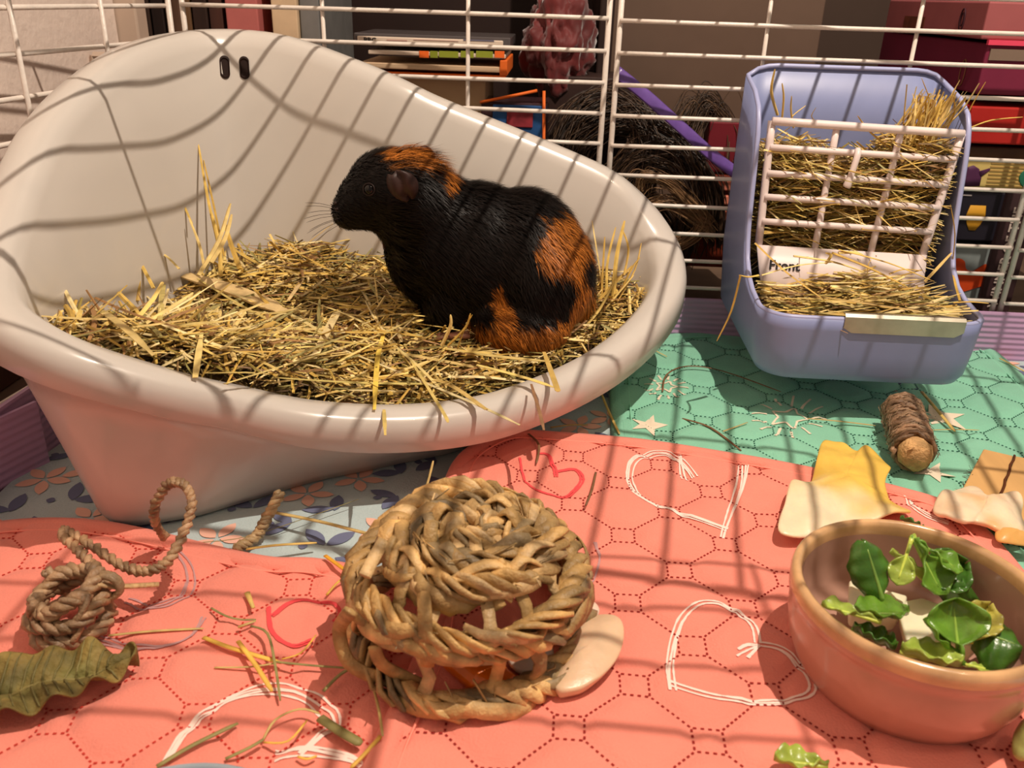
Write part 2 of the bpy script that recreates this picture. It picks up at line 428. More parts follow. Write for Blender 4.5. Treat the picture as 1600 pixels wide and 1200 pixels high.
# roof of the cage: two wire panels lying on top
a_ = math.radians(-9); ux = Vector((math.cos(a_), math.sin(a_), 0)); uy = Vector((-math.sin(a_), math.cos(a_), 0))
lidrows = [.004+k*.0262 for k in range(14)]
ZL_ = .372
def lid(x, y, swap, label, z=ZL_):
    if swap: grid_panel(label, (x, y, z), uy, -ux, [.115, .23], [-q for q in lidrows[::-1]], [0, .345], r=.0013, rf=.0021)
    else: grid_panel(label, (x, y, z), ux, uy, [.115, .23], lidrows, [0, .345], r=.0010, rf=.0018)
yy = .360
for q, (sx) in enumerate((-.345, .008, .361)):
    p = Vector((.0, yy, 0))+ux*sx
    lid(p.x, p.y, True, ['white wire roof panel above the litter tray', 'white wire roof panel above the blue hay rack', 'white wire roof panel above the far right corner'][q])
ux = Vector((1, -.01, 0)).normalized(); uy = Vector((.01, 1, 0)).normalized()
for q, (sx) in enumerate((-.300, .055, .410)):
    lid(sx, .006, False, ['white wire roof panel above the rope toy', 'white wire roof panel above the grass ball', 'white wire roof panel above the pink bowl'][q], z=ZL_-.001)

ct = thing('corrugated_tray', 'lilac corrugated plastic base wall running round the cage floor', 'cage base', (0, BY-.006, 0))
def flutes(o):
    nt = o.data.materials[0].node_tree
mp = bpy.data.materials['purple_corrugated']; nt = mp.node_tree
wv = nt.nodes.new('ShaderNodeTexWave'); wv.bands_direction = 'Z'; wv.inputs['Scale'].default_value = 62
tcn = nt.nodes.new('ShaderNodeTexCoord'); nt.links.new(tcn.outputs['Object'], wv.inputs['Vector'])
bpn = nt.nodes.new('ShaderNodeBump'); bpn.inputs['Strength'].default_value = .55; bpn.inputs['Distance'].default_value = .0012
nt.links.new(wv.outputs['Fac'], bpn.inputs['Height']); nt.links.new(bpn.outputs[0], nt.nodes['Principled BSDF'].inputs['Normal'])
mb = MB(); mb.box(-.314, .80, 0, .003, 0, .045); mb.build('back_wall_strip', M_purple, ct, smooth=False)
Ms = Matrix.Translation((-.3135, 0, 0)) @ Matrix.Rotation(math.atan(-.115)*-1, 4, 'Z').inverted()
mb = MB(); mb.box(-.003, 0, -.42, 0, 0, .050, M=Matrix.Translation((-.3125, 0, 0)) @ Matrix.Rotation(-.05, 4, 'Z')); mb.build('side_wall_strip', M_purple, ct, smooth=False)
mb = MB(); mb.box(0, .0025, -.10, 0, 0, .046, M=Matrix.Translation((-.318, -.262, 0)) @ Matrix.Rotation(-.34, 4, 'Z')); mb.build('folded_flap', M_purple, ct, smooth=False)

# ------------------------------------------------------------------ litter tray
RIM = [(-.12,.697,.221),(-.087,.70,.207),(-.011,.70,.18),(.047,.695,.157),(.075,.685,.132),(.088,.66,.108),(.085,.62,.095),(.066,.575,.083),(.037,.535,.072),(.0,.498,.065),(-.04,.465,.063),(-.085,.442,.066),(-.13,.428,.073),(-.165,.412,.088),(-.195,.388,.108),(-.235,.372,.131),(-.27,.385,.148),(-.29,.43,.170),(-.297,.49,.207),(-.297,.55,.230),(-.292,.62,.247),(-.27,.68,.254),(-.22,.70,.252),(-.165,.699,.237)]
INS = [.030,.030,.030,.030,.032,.034,.036,.040,.040,.040,.038,.036,.026,.016,.018,.022,.028,.028,.030,.030,.032,.040,.034,.030]
rim = spline(RIM, 6, closed=True)
ins_ = [p.x for p in spline([(i, 0, 0) for i in INS], 6, closed=True)]
NR = len(rim); nrm = []
for i in range(NR):
    t = rim[(i+1) % NR]-rim[i-1]; t.z = 0; t.normalize(); nrm.append(Vector((-t.y, t.x, 0)))  # clockwise loop: outward is left
layers = []
for i in range(NR):
    c, n, s_ = rim[i], nrm[i], ins_[i]
    base_o = c - n*s_; base_o.z = 0
    prof = [base_o - n*.010 + Z*.0045, base_o + Z*.0055, base_o + n*.004 + Z*.012]
    und = c + n*.004 - Z*.023
    for k in (.25, .5, .75): prof.append(prof[2].lerp(und, k))
    prof += [und, c+n*.0135-Z*.0240, c+n*.0160-Z*.0225, c+n*.0162-Z*.010, c+n*.0150-Z*.0045, c+n*.0115-Z*.0010, c+n*.004, c-n*.004-Z*.0010, c-n*.0085-Z*.0045, c-n*.0120-Z*.013]
    inn = base_o - n*.006 + Z*.014; top = prof[-1]
    for k in (.2, .4, .6, .8): prof.append(top.lerp(inn, k))
    prof += [inn, base_o-n*.014+Z*.009]
    layers.append(prof)
NL = len(layers[0]); V = [p for L_ in layers for p in L_]; F = []
for i in range(NR):
    j = (i+1) % NR
    for k in range(NL-1): F.append((i*NL+k, j*NL+k, j*NL+k+1, i*NL+k+1))
F.append(tuple(i*NL+NL-1 for i in range(NR))); F.append(tuple(i*NL for i in range(NR-1, -1, -1)))
lt = thing('litter_tray', 'large cream plastic corner litter tray full of hay', 'litter tray', (-.12, .55, 0))
mb = MB(); mb.add(V, F); body = mb.build('tray_body', M_tray, lt); body.location = (.12, -.55, 0)
bm = bmesh.new(); bm.from_mesh(body.data); bmesh.ops.recalc_face_normals(bm, faces=bm.faces); bm.to_mesh(body.data)
from mathutils.bvhtree import BVHTree
bvh = BVHTree.FromBMesh(bm); bm.free()
def hit(u, v, tree=bvh):
    q = ray(u, v).normalized(); return tree.ray_cast(CAMP, q)
for (u, v) in ((351, 105), (382, 106)):
    loc, n, _, _ = hit(u, v)
    mb = MB(); t = X - n*X.dot(n); t.normalize(); up_ = n.cross(t)
    if up_.z < 0: up_ = -up_
    ring = []
    for k in range(20):
        a = k*PI/10; x_ = .0030*math.cos(a); y_ = .0030*math.sin(a)+(.0038 if math.sin(a) > 0 else -.0038)
        ring.append((x_, y_))
    V = []
    for dz, sc in ((.0009, 1.22), (.0012, 1.0), (.0002, .86)):
        for (x_, y_) in ring: V.append(loc+t*x_*sc+up_*y_*sc+n*dz)
    F = []
    for l in range(2):
        for k in range(20): F.append((l*20+k, l*20+(k+1) % 20, (l+1)*20+(k+1) % 20, (l+1)*20+k))
    F.append(tuple(range(40, 60)))
    mb.add(V, F); o = mb.build('hanging_slot', mat('slot_dark', srgb(40, 26, 22), .6, .2), lt, smooth=False); o.location = (.12, -.55, 0)  # no opening cut: a dark plate whose colour paints the hole's shade

# ------------------------------------------------------------------ hay
GOLD = [(.74,.50,.12), (.60,.38,.08), (.86,.64,.24), (.46,.29,.07), (.36,.27,.06), (.34,.30,.10), (.22,.13,.05), (.92,.74,.36), (.36,.19,.07), (.56,.42,.13)]
def straw(mb, p, dirv, L, wd, rnd, bend=.25, kink=.25, flat=.45, col=None, nseg=3, n=3):
    d = Vector(dirv).normalized(); pts = [Vector(p)-d*L/2]
    side = d.cross(Z); side = side.normalized() if side.length > .01 else X
    b1 = rnd.uniform(-bend, bend); b2 = rnd.uniform(-bend, bend)*.4
    kk = rnd.randrange(1, nseg+1) if rnd.random() < kink else -1
    cur = d.copy()
    for k in range(nseg):
        cur = (cur + side*b1/nseg + Z*b2/nseg).normalized()
        if k == kk: cur = (cur + side*rnd.uniform(-.9, .9) + Z*rnd.uniform(-.2, .4)).normalized()
        pts.append(pts[-1]+cur*L/nseg)
    c = col or rnd.choice(GOLD); f = rnd.uniform(.75, 1.2)
    rads = [wd*rnd.uniform(.8, 1)]+[wd]*(nseg-1)+[wd*rnd.uniform(.3, .9)]
    mb.tube(pts, rads, n, flat=flat, col=(c[0]*f, c[1]*f, c[2]*f, 1), cap=True, up=(rnd.uniform(-.5, .5), rnd.uniform(-.5, .5), 1))
def hz(x, y):
    return .055+.052*sm(-.08, -.26, x)*sm(.56, .41, y)+.008*sm(-.06, -.2, x)+.105*max(0, y-.48)+.010*math.exp(-((x+.20)/.03)**2-((y-.63)/.05)**2)-.004*math.sin(31*x+4)*math.cos(27*y)
inner = [(rim[i]-nrm[i]*(.016 if rim[i].y > .45 else .011)) for i in range(NR)]
ipoly = [(p.x, p.y) for p in inner]
def in_tray(x, y, k=0):
    return inpoly(np.array([x]), np.array([y]), ipoly)[0]
hay = MB(); rd = random.Random(11)
# solid mound under the straws
cx_, cy_ = -.12, .56
mound = MB(); MV = [(cx_, cy_, hz(cx_, cy_)-.006)]; NRG = 14
for r_ in range(1, NRG+1):
    for i in range(0, NR, 2):
        p = inner[i]; x = cx_+(p.x-cx_)*r_/NRG*.97; y = cy_+(p.y-cy_)*r_/NRG*.97
        MV.append((x, y, hz(x, y)-.010))
n2 = NR//2; MF = [(0, 1+i, 1+(i+1) % n2) for i in range(n2)]
for r_ in range(NRG-1):
    for i in range(n2): MF.append((1+r_*n2+i, 1+(r_+1)*n2+i, 1+(r_+1)*n2+(i+1) % n2, 1+r_*n2+(i+1) % n2))
# close the mound underneath
k0 = len(MV)
for i in range(0, NR, 2):
    p = inner[i]; x = cx_+(p.x-cx_)*.80; y = cy_+(p.y-cy_)*.80; MV.append((x, y, .016))
for i in range(n2): MF.append((1+(NRG-1)*n2+i, k0+i, k0+(i+1) % n2, 1+(NRG-1)*n2+(i+1) % n2))
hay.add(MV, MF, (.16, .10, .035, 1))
cnt = 0
while cnt < 8500:
    x = rd.uniform(-.31, .10); y = rd.uniform(.38, .70)
    if not in_tray(x, y): continue
    cnt += 1
    L = rd.choice([.012, .018, .025, .035, .05]); a = rd.uniform(0, 2*PI); tilt = rd.gauss(0, .30)
    d = (math.cos(a), math.sin(a)*.8, tilt)
    for s_ in (-1, 1):
        if not in_tray(x+s_*L*.5*math.cos(a), y+s_*L*.5*math.sin(a)*.8): L = min(L, .014)
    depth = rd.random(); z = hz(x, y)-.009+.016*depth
    c = rd.choice(GOLD) if depth > .5 else rd.choice([(.13,.08,.03), (.18,.12,.04), (.10,.06,.025), (.24,.18,.06)])  # lower straws get dark colours, painting in the shade of the gaps
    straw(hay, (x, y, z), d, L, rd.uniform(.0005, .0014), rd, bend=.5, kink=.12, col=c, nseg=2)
# longer blades on top
cnt = 0
while cnt < 950:
    x = rd.uniform(-.29, .08); y = rd.uniform(.40, .68)
    if not in_tray(x, y): continue
    a = rd.uniform(-1.6, 1.6)+(PI if rd.random() < .5 else 0); L = rd.uniform(.025, .09)
    if not (in_tray(x+L*.45*math.cos(a), y+L*.45*math.sin(a)) and in_tray(x-L*.45*math.cos(a), y-L*.45*math.sin(a))): continue
    cnt += 1
    straw(hay, (x, y, hz(x, y)+.004+rd.uniform(-.002, .005)), (math.cos(a), math.sin(a), rd.gauss(0, .13)), L, rd.uniform(.0007, .0019), rd, bend=.5, kink=.35, flat=.35, col=rd.choice(GOLD[:3]+GOLD[7:9]+[(.80,.60,.20), (.36,.30,.10), (.90,.66,.20)]), nseg=4)
# upright wisps by the walls
def wisp(mb, u, v, y, u2, v2, y2, wd=.001, col=None, rnd=rd, mid=None):
    p, q = aty(u, v, y), aty(u2, v2, y2); m_ = (p+q)/2 + (mid or Vector((rnd.uniform(-.004, .004), 0, rnd.uniform(-.002, .003))))
    c = col or rnd.choice(GOLD[:3]); mb.tube(spline([p, m_, q], 4), [wd]*5+[wd*.9, wd*.8, wd*.7, wd*.4], 4, flat=.5, col=(*c, 1))
for w_ in [(120,470,.47, 70,402,.48,.002),(150,500,.46,72,405,.49,.0015),(100,470,.5,86,360,.53,.0007),(215,470,.52,205,400,.55,.0014),(240,450,.52,203,382,.56,.0012),(345,400,.58,310,225,.64,.0010),(350,400,.6,318,250,.64,.0008),
           (300,350,.6,258,272,.63,.0008),(320,420,.58,295,340,.6,.001),(310,430,.56,360,318,.6,.0022),(345,430,.56,330,330,.6,.0014),(330,410,.55,362,335,.57,.0026),(375,420,.58,350,345,.62,.0018),(280,420,.56,218,378,.58,.001),(120,560,.45,180,470,.46,.001),
           (940,500,.62,945,370,.66,.0009),(958,470,.62,976,345,.66,.0016),(950,480,.62,962,355,.66,.001),(965,470,.62,1002,380,.65,.0008),(930,470,.62,915,370,.66,.0009),(972,450,.63,1000,402,.64,.0012),(940,440,.64,925,345,.67,.0006),(925,480,.62,988,415,.64,.002),(975,430,.63,973,360,.66,.0009),
           (905,520,.58,960,440,.61,.0013),(930,500,.6,990,430,.63,.001),(700,540,.50,735,490,.50,.0016),(715,545,.50,738,492,.50,.001),(690,540,.5,704,492,.5,.0022)]:
    wisp(hay, *w_)
# the broad pale blades lying on top
def blade(mb, pts, wd, col, up=(0, 0, 1)):
    P = spline(pts, 5); n = len(P); mb.tube(P, [wd*(.55+.45*math.sin(PI*min(1, (i+1)/(n*.5)) / 2)) if i < n-2 else wd*.6 for i in range(n)], 6, flat=.16, col=(*col, 1), up=up)
def hp(u, v, dz=.0135):
    z = .06
    for _ in range(12): p = at(u, v, z); z = hz(p.x, p.y)+dz
    return at(u, v, z)
for (pts, wd, c) in [([(290, 430), (370, 455), (445, 488)], .0085, (.72,.52,.24)), ([(355, 480), (420, 490), (470, 480)], .0022, (.62,.46,.16)), ([(300, 430), (420, 500), (520, 525)], .0012, (.6,.46,.14)),
                     ([(345, 545), (420, 500), (455, 492), (525, 535)], .0016, (.72,.58,.24)), ([(310, 515), (430, 525), (600, 540)], .0018, (.66,.5,.14)), ([(490, 560), (520, 500), (530, 485)], .0032, (.78,.62,.3)),
                     ([(350, 600), (480, 560), (600, 520), (680, 480)], .0012, (.7,.55,.2)), ([(430, 590), (560, 598), (690, 600)], .0016, (.62,.5,.16)), ([(480, 470), (560, 500), (640, 560), (700, 620)], .0012, (.76,.6,.24)),
                     ([(520, 540), (620, 580), (740, 630), (812, 664)], .0013, (.7,.58,.3)), ([(700, 545), (770, 556), (860, 565)], .0022, (.66,.5,.18)), ([(745, 570), (820, 590), (865, 605)], .0018, (.8,.62,.2)),
                     ([(120, 465), (180, 500), (240, 555)], .0024, (.6,.44,.16)), ([(250, 500), (255, 440), (258, 430)], .0022, (.58,.46,.14)), ([(305, 590), (315, 520)], .0020, (.78,.6,.22)), ([(600, 520), (590, 560), (585, 640)], .0018, (.8,.58,.1)),
                     ([(850, 550), (868, 600), (872, 612)], .0020, (.62,.42,.12)), ([(760, 640), (700, 600), (650, 590)], .0020, (.6,.42,.14)), ([(480, 390), (540, 375), (590, 370)], .0013, (.7,.52,.16)), ([(450, 470), (470, 440), (478, 420)], .0018, (.72,.52,.24)),
                     ([(830, 600), (842, 640), (850, 672)], .0012, (.3,.16,.08)), ([(640, 560), (690, 640), (700, 660)], .0012, (.66,.5,.16)), ([(600, 640), (602, 680)], .0013, (.66,.5,.16))]:
    blade(hay, [hp(u, v) for u, v in pts], wd, c)
tag(hay.build('bedding_hay', M_hay, kind='stuff', smooth=False), 'thick layer of golden hay filling the cream litter tray', 'hay')

# ------------------------------------------------------------------ guinea pig
M_skin = mat('pig_skin', srgb(40, 24, 20), .5, .3, noise_amt=.2, noise_scale=200)
M_eye = mat('dark_eye', srgb(10, 6, 6), .06, .35)
def pig_col(p):
    """black coat with rust patches on rump, flank, crown and chin"""
    def pt(x, z, rx, rz, ylo=-9, yhi=9, rot=0):
        if not (ylo < p.y < yhi): return 9
        dx, dz = p.x-x, p.z-z; c, s_ = math.cos(rot), math.sin(rot)
        return math.hypot((dx*c+dz*s_)/rx, (-dx*s_+dz*c)/rz)
    d = min(pt(.006, .133, .020, .014, rot=-.9), pt(-.004, .074, .050, .014), pt(-.034, .094, .0075, .017, rot=.15), pt(.022, .088, .010, .022),
            pt(-.090, .196, .024, .013, rot=-.1), pt(-.073, .186, .007, .016), pt(-.122, .128, .008, .006))
    n = noise.noise(Vector((p.x*70, p.y*70, p.z*26)))*.40 + noise.noise(Vector((p.x*260, p.y*260, p.z*60)))*.35
    k = sm(1.10, .80, d+n)
    a = Vector((.0062, .0038, .003)); b_ = Vector((.36, .115, .016))
    return a.lerp(b_, k), k
ELL = [((-.010,.583,.106), (.041,.048,.044), 0), ((-.022,.588,.118), (.044,.046,.046), 0), ((-.055,.585,.116), (.046,.044,.052), .1), ((-.082,.580,.128), (.034,.038,.046), .25),
       ((-.094,.572,.152), (.030,.032,.034), .2), ((-.108,.564,.166), (.029,.027,.026), .3), ((-.124,.560,.158), (.020,.019,.020), .5), ((-.135,.557,.152), (.0125,.0135,.0145), .5),
       ((-.020,.560,.078), (.036,.034,.022), 0), ((-.072,.570,.088), (.020,.026,.030), 0), ((.000,.600,.085), (.034,.032,.026), 0)]
bm = bmesh.new()
for (c, r_, rot) in ELL:
    Mx = Matrix.Translation(c) @ Matrix.Rotation(rot, 4, 'Y') @ Matrix.Diagonal((*r_, 1))
    bmesh.ops.create_icosphere(bm, subdivisions=4, radius=1, matrix=Mx)
me = bpy.data.meshes.new('body'); bm.to_mesh(me); bm.free()
tmp = bpy.data.objects.new('tmp', me); COL.objects.link(tmp)
md = tmp.modifiers.new('r', 'REMESH'); md.mode = 'VOXEL'; md.voxel_size = .0028
md = tmp.modifiers.new('s', 'SMOOTH'); md.factor = .6; md.iterations = 14
dg = bpy.context.evaluated_depsgraph_get()
bme = bpy.data.meshes.new_from_object(tmp.evaluated_get(dg)); bpy.data.objects.remove(tmp)
bme.name = 'body'
pig = thing('guinea_pig', 'black and rust guinea pig sitting in the hay, facing left', 'guinea pig', (-.04, .58, .062))
pig_o = bpy.data.objects.new('body', bme); COL.objects.link(pig_o); pig_o.parent = pig; pig_o.location = (.04, -.58, -.062)
bme.materials.clear(); bme.materials.append(M_fur); bme.polygons.foreach_set('use_smooth', [True]*len(bme.polygons))
ca = bme.color_attributes.new('Col', 'FLOAT_COLOR', 'POINT')
for v_ in bme.vertices:
    c, k = pig_col(v_.co); ca.data[v_.index].color = (*(c*.7), 1)
def pigpart(mb, name, m, label=None, kind=None):
    o = mb.build(name, m, pig, label=label, kind=kind); o.location = (.04, -.58, -.062); return o
# fur
fr = random.Random(5)
tris = []; areas = []
bme.calc_loop_triangles()
for t in bme.loop_triangles: tris.append(t.vertices[:]); areas.append(t.area)
cum = np.cumsum(areas); tot = cum[-1]
VV = [v_.co.copy() for v_ in bme.vertices]; NN = [v_.normal.copy() for v_ in bme.vertices]
fur = MB(); NH = 42000
picks = np.searchsorted(cum, np.random.rand(NH)*tot)
for ti in picks:
    a, b_, c = tris[min(ti, len(tris)-1)]
    r1, r2 = fr.random(), fr.random()
    if r1+r2 > 1: r1, r2 = 1-r1, 1-r2
    p = VV[a]+(VV[b_]-VV[a])*r1+(VV[c]-VV[a])*r2; n = (NN[a]+NN[b_]+NN[c]).normalized()
    if p.y > .60 and n.y > .55: continue
    head = sm(-.092, -.12, p.x)
    flow = Vector((1.0, -.05, -.75)) if p.x > -.09 else Vector((1.0, 0, -.15+.5*(p.x+.14)*10))
    if p.x > -.02: flow = Vector((.55-.2*sm(0, .02, p.x), 0, -1.0))
    crown = math.exp(-((p.x+.088)/.020)**2-((p.z-.196)/.016)**2)
    d = flow - n*flow.dot(n); d.normalize()
    d = (d + n*(.30+.7*crown) + Vector((fr.gauss(0, .13), fr.gauss(0, .13), fr.gauss(0, .13)))).normalized()
    L = (.0042 if head > .5 else .0105)*(1+1.1*crown)*fr.uniform(.7, 1.25)
    if p.z < .085: L *= .8
    col, k = pig_col(p)
    f = fr.uniform(.55, 1.5); cc = (col.x*f, col.y*f, col.z*f, 1)
    side = d.cross(n)
    if side.length < 1e-4: side = d.orthogonal()
    side.normalize(); wd = .00032*fr.uniform(.7, 1.3)
    p1 = p+d*L*.5; p2 = p1+(d-n*.28+Vector((0, 0, -.12))).normalized()*L*.5
    p = p-n*.0004
    fur.add([p-side*wd, p+side*wd, p1-side*wd*.8, p1+side*wd*.8, p2], [(0, 1, 3, 2), (2, 3, 4)], cc)
pigpart(fur, 'fur', M_fur, kind='stuff')
# ears
def ear(cx, cy, cz, s_, flipy):
    mb = MB(); nu, nv = 14, 9; V = []
    for j in range(nv):
        for i in range(nu):
            u = i/(nu-1)*2-1; v = j/(nv-1)
            wv_ = math.sin(PI*(.12+.80*v))**.7
            x = u*.0085*wv_*s_; z = (.003-v*.0195)*s_
            y = -.0045*(1-u*u)*math.sin(PI*min(1, v*1.1))*s_ + .0016*math.sin(u*5+v*3)
            V.append(Vector((x, y*flipy, z)))
    Mx = Matrix.Translation((cx, cy, cz)) @ Matrix.Rotation(-.50, 4, 'Y') @ Matrix.Rotation(.35*flipy, 4, 'X')
    V = [Mx @ p for p in V]
    mb.add(V, [(j*nu+i, j*nu+i+1, (j+1)*nu+i+1, (j+1)*nu+i) for j in range(nv-1) for i in range(nu-1)], (.075, .042, .034, 1))
    o = pigpart(mb, 'ear', mat('ear_skin', srgb(58, 38, 34), .5, .3, noise_amt=.2, noise_scale=150), label='bare folded brown ear')
    md = o.modifiers.new('s', 'SOLIDIFY'); md.thickness = .0009
ear(-.0985, .5325, .1800, 1.05, 1)
ear(-.094, .604, .184, .9, -1)
def surf(u, v, tree):
    loc, n, _, _ = tree.ray_cast(CAMP, ray(u, v).normalized()); return loc, n
bmb = bmesh.new(); bmb.from_mesh(bme); ptree = BVHTree.FromBMesh(bmb); bmb.free()
loc, n = surf(577, 296, ptree)
if loc:
    mb = MB(); bm = bmesh.new(); bmesh.ops.create_uvsphere(bm, u_segments=18, v_segments=12, radius=.0036, matrix=Matrix.Translation(loc-n*.0010))
    mb.add([v_.co for v_ in bm.verts], [tuple(q.index for q in f.verts) for f in bm.faces], (.01, .01, .01, 1)); bm.free()
    pigpart(mb, 'eye', M_eye, label='glossy black eye')
    mb = MB(); t = X-n*X.dot(n); t.normalize(); u_ = n.cross(t)
    mb.tube([loc+t*.0040*math.cos(a*PI/9)+u_*.0037*math.sin(a*PI/9)+n*.0005 for a in range(18)], .0006, 6, closed=True, col=(.02, .012, .01, 1)); pigpart(mb, 'eyelid', M_fur)
loc, n = surf(521, 322, ptree)
if loc:
    mb = MB()
    for (du, dv) in ((0, 0), (2, 9)):
        l2, n2_ = surf(521+du+4, 318+dv, ptree)
        if l2: mb.tube([l2-n2_*.0002, l2+n2_*.0012], [.0016, .0008], 8, col=(.02, .01, .01, 1))
    pigpart(mb, 'nostril', M_skin)
wk = MB()
for k in range(9):
    l2, n2_ = surf(528+k % 3*3, 325+k*3, ptree)
    if l2:
        d = Vector((-1, -.25+fr.uniform(-.3, .3), .35-.12*k)).normalized()
        wk.tube(spline([l2, l2+d*.012, l2+d*.022+Vector((0, 0, -.002))], 3), [.00016]*6+[.00005], 3, col=(.05, .04, .03, 1))
pigpart(wk, 'whiskers', M_skin, kind='stuff')
def foot(px, py, z, ang, s_=1):
    p = at(px, py, z); mb = MB()
    ca_, sa_ = math.cos(ang), math.sin(ang)
    def L_(x, y, zz): return (p.x+(x*ca_-y*sa_)*s_, p.y+(x*sa_+y*ca_)*s_, z+zz*s_)
    mb.tube([L_(-.012, 0, .004), L_(-.004, 0, .0035), L_(.004, 0, .003)], [.0045, .0042, .0036], 8, flat=.6, up=(0, 0, 1))
    for q in (-1, 0, 1):
        mb.tube([L_(.003, q*.0022, .003), L_(.008, q*.0034, .0034), L_(.0115, q*.0042, .0015)], [.0017, .0015, .0007], 6)
    pigpart(mb, 'foot', mat('foot_skin', srgb(120, 76, 56), .5, .3, noise_amt=.2, noise_scale=150))
foot(706, 532, .070, PI+.2, 1.0); foot(655, 505, .068, PI, .9)

# ------------------------------------------------------------------ hay rack
RX0, RX1 = .148, .3005
def rack_ztop(y):
    P_ = [(.560,.090),(.585,.0905),(.606,.093),(.622,.098),(.636,.108),(.646,.124),(.652,.150),(.657,.180),(.663,.202),(.672,.214),(.690,.223),(.727,.232)]
    for (a, za), (b_, zb) in zip(P_, P_[1:]):
        if y <= b_: return za+(zb-za)*(y-a)/(b_-a) if y > a else za
    return P_[-1][1]
ring = []
yb, yf, cr = .7265, .560, .022
def arc(cx, cy, a0, a1, n, r_=cr): return [(cx+r_*math.cos(a0+(a1-a0)*k/n), cy+r_*math.sin(a0+(a1-a0)*k/n)) for k in range(n+1)]
side = [(RX0, yb-(yb-yf-cr)*k/40) for k in range(40)]
ring += side + arc(RX0+cr, yf+cr, PI, 1.5*PI, 8)
ring += [(RX0+cr+(RX1-RX0-2*cr)*k/12, yf) for k in range(1, 12)]
ring += arc(RX1-cr, yf+cr, 1.5*PI, 2*PI, 8) + [(RX1, yf+cr+(yb-yf-cr)*k/40) for k in range(1, 41)]
br = [(RX1-.012*(1-math.cos(k*PI/16)), yb) for k in range(0)]
ring += [(RX1-(RX1-RX0)*k/20, yb) for k in range(1, 20)]
rk = thing('hay_rack', 'periwinkle blue plastic hay rack with white grid front', 'hay rack', (.226, .64, .040))
mb = MB(); n_ = len(ring); V = []; zb = .044
cxr, cyr = (RX0+RX1)/2, .64
lv = [(0.0, .955, .0), (.10, .975, 0), (.3, .985, 0), (.65, .993, 0), (1, 1, 0)]
base_in = [(cxr+(x-cxr)*.86, cyr+(y-cyr)*.90, zb) for x, y in ring]
V += base_in
V += [(cxr+(x-cxr)*.925, cyr+(y-cyr)*.945, zb+.0015) for x, y in ring]
V += [(cxr+(x-cxr)*.955, cyr+(y-cyr)*.965, zb+.006) for x, y in ring]
for t in (.25, .5, .75, 1.0):
    for (x, y) in ring:
        zt = rack_ztop(y)+(.008*min(1, min(x-RX0, RX1-x)/.018)**.5 if y > .725 else 0)*1.0; z0 = zb+.012; s_ = .96+.04*min(1, ((z0+(zt-z0)*t)-zb)/.05)
        V.append((cxr+(x-cxr)*s_, cyr+(y-cyr)*(s_ if y < .70 else 1), z0+(zt-z0)*t))
F = []
for l in range(6):
    for k in range(n_): F.append((l*n_+k, l*n_+(k+1) % n_, (l+1)*n_+(k+1) % n_, (l+1)*n_+k))
F.append(tuple(range(n_-1, -1, -1)))
mb.add(V, F)
def rkp(mb, name, m, label=None, smooth=True, kind=None):
    o = mb.build(name, m, rk, label=label, smooth=smooth, kind=kind); o.location = (-.226, -.64, -.040); return o
o = rkp(mb, 'tub', M_blue); md = o.modifiers.new('s', 'SOLIDIFY'); md.thickness = .0022; md.offset = 1
bm = bmesh.new(); bm.from_mesh(o.data); bmesh.ops.recalc_face_normals(bm, faces=bm.faces); bm.to_mesh(o.data); bm.free()
mb = MB(); mb.tube([V[6*n_+k] for k in range(n_)], .0019, 8, closed=True); rkp(mb, 'rolled_edge', mat('pale_blue_edge', srgb(166, 172, 214), .35, .5))
# white grid front
TL, TR, BL, BR = aty(1207, 189, .664), aty(1504, 209, .664), aty(1186, 383, .650), aty(1443, 399, .650)
def gq(u, v): return (TL*(1-u)+TR*u)*(1-v)+(BL*(1-u)+BR*u)*v
for k, v in enumerate((0, .205, .41, .60, .80)):
    mb = MB(); e = .0 if k else .012
    mb.tube([gq(-e*.3+(1+e*.6)*q/6, v)+Vector((0, -.0008, 0)) for q in range(7)], .0030 if k == 0 else .0025, 10); rkp(mb, 'cross_bar', M_whitepl)
for u in (0.0, .345, .685, 1.0):
    mb = MB(); mb.tube([gq(u, q/6)+Vector((0, .0016, 0)) for q in range(7)], .0030 if u in (0, 1) else .0026, 10); rkp(mb, 'upright_bar', M_whitepl)
mb = MB(); mb.tube(spline([gq(.47, .18)+Y*-.002, gq(.465, .22)+Y*-.006, gq(.45, .42)+Y*-.005, gq(.445, .47)+Y*-.004], 4), [.0024]*8+[.003, .003, .0032, .003, .0028], 10); rkp(mb, 'hanging_clip', M_whitepl)
mb = MB()
bd = [gq(0, 1)+X*-.002, gq(1, 1)+X*.002, gq(1, 1.0)+Vector((.0, -.018, -.032)), gq(0, 1.0)+Vector((0.003, -.018, -.032))]
V = []
for q in range(13):
    t = q/12; V += [bd[0].lerp(bd[1], t), bd[0].lerp(bd[1], t).lerp(bd[3].lerp(bd[2], t), .5)+Y*.003, bd[3].lerp(bd[2], t)]
mb.add(V, [(3*q+r_, 3*q+3+r_, 3*q+4+r_, 3*q+1+r_) for q in range(12) for r_ in (0, 1)])
bo = rkp(mb, 'white_apron', M_whitepl); md = bo.modifiers.new('s', 'SOLIDIFY'); md.thickness = .0024
tx = (bd[1]-bd[0]).normalized(); dn = ((bd[3]+bd[2])-(bd[0]+bd[1])).normalized(); nn = tx.cross(-dn).normalized()
tp = bd[0].lerp(bd[3], .50)+tx*.007+nn*.0009
Mt = Matrix((( tx.x, -dn.x, nn.x, tp.x), (tx.y, -dn.y, nn.y, tp.y), (tx.z, -dn.z, nn.z, tp.z), (0, 0, 0, 1)))
t_ = text_mesh('printed_word', 'Front', .0105, M_black, rk, Mt, shear=.1); t_.location = (-.226, -.64, -.040)
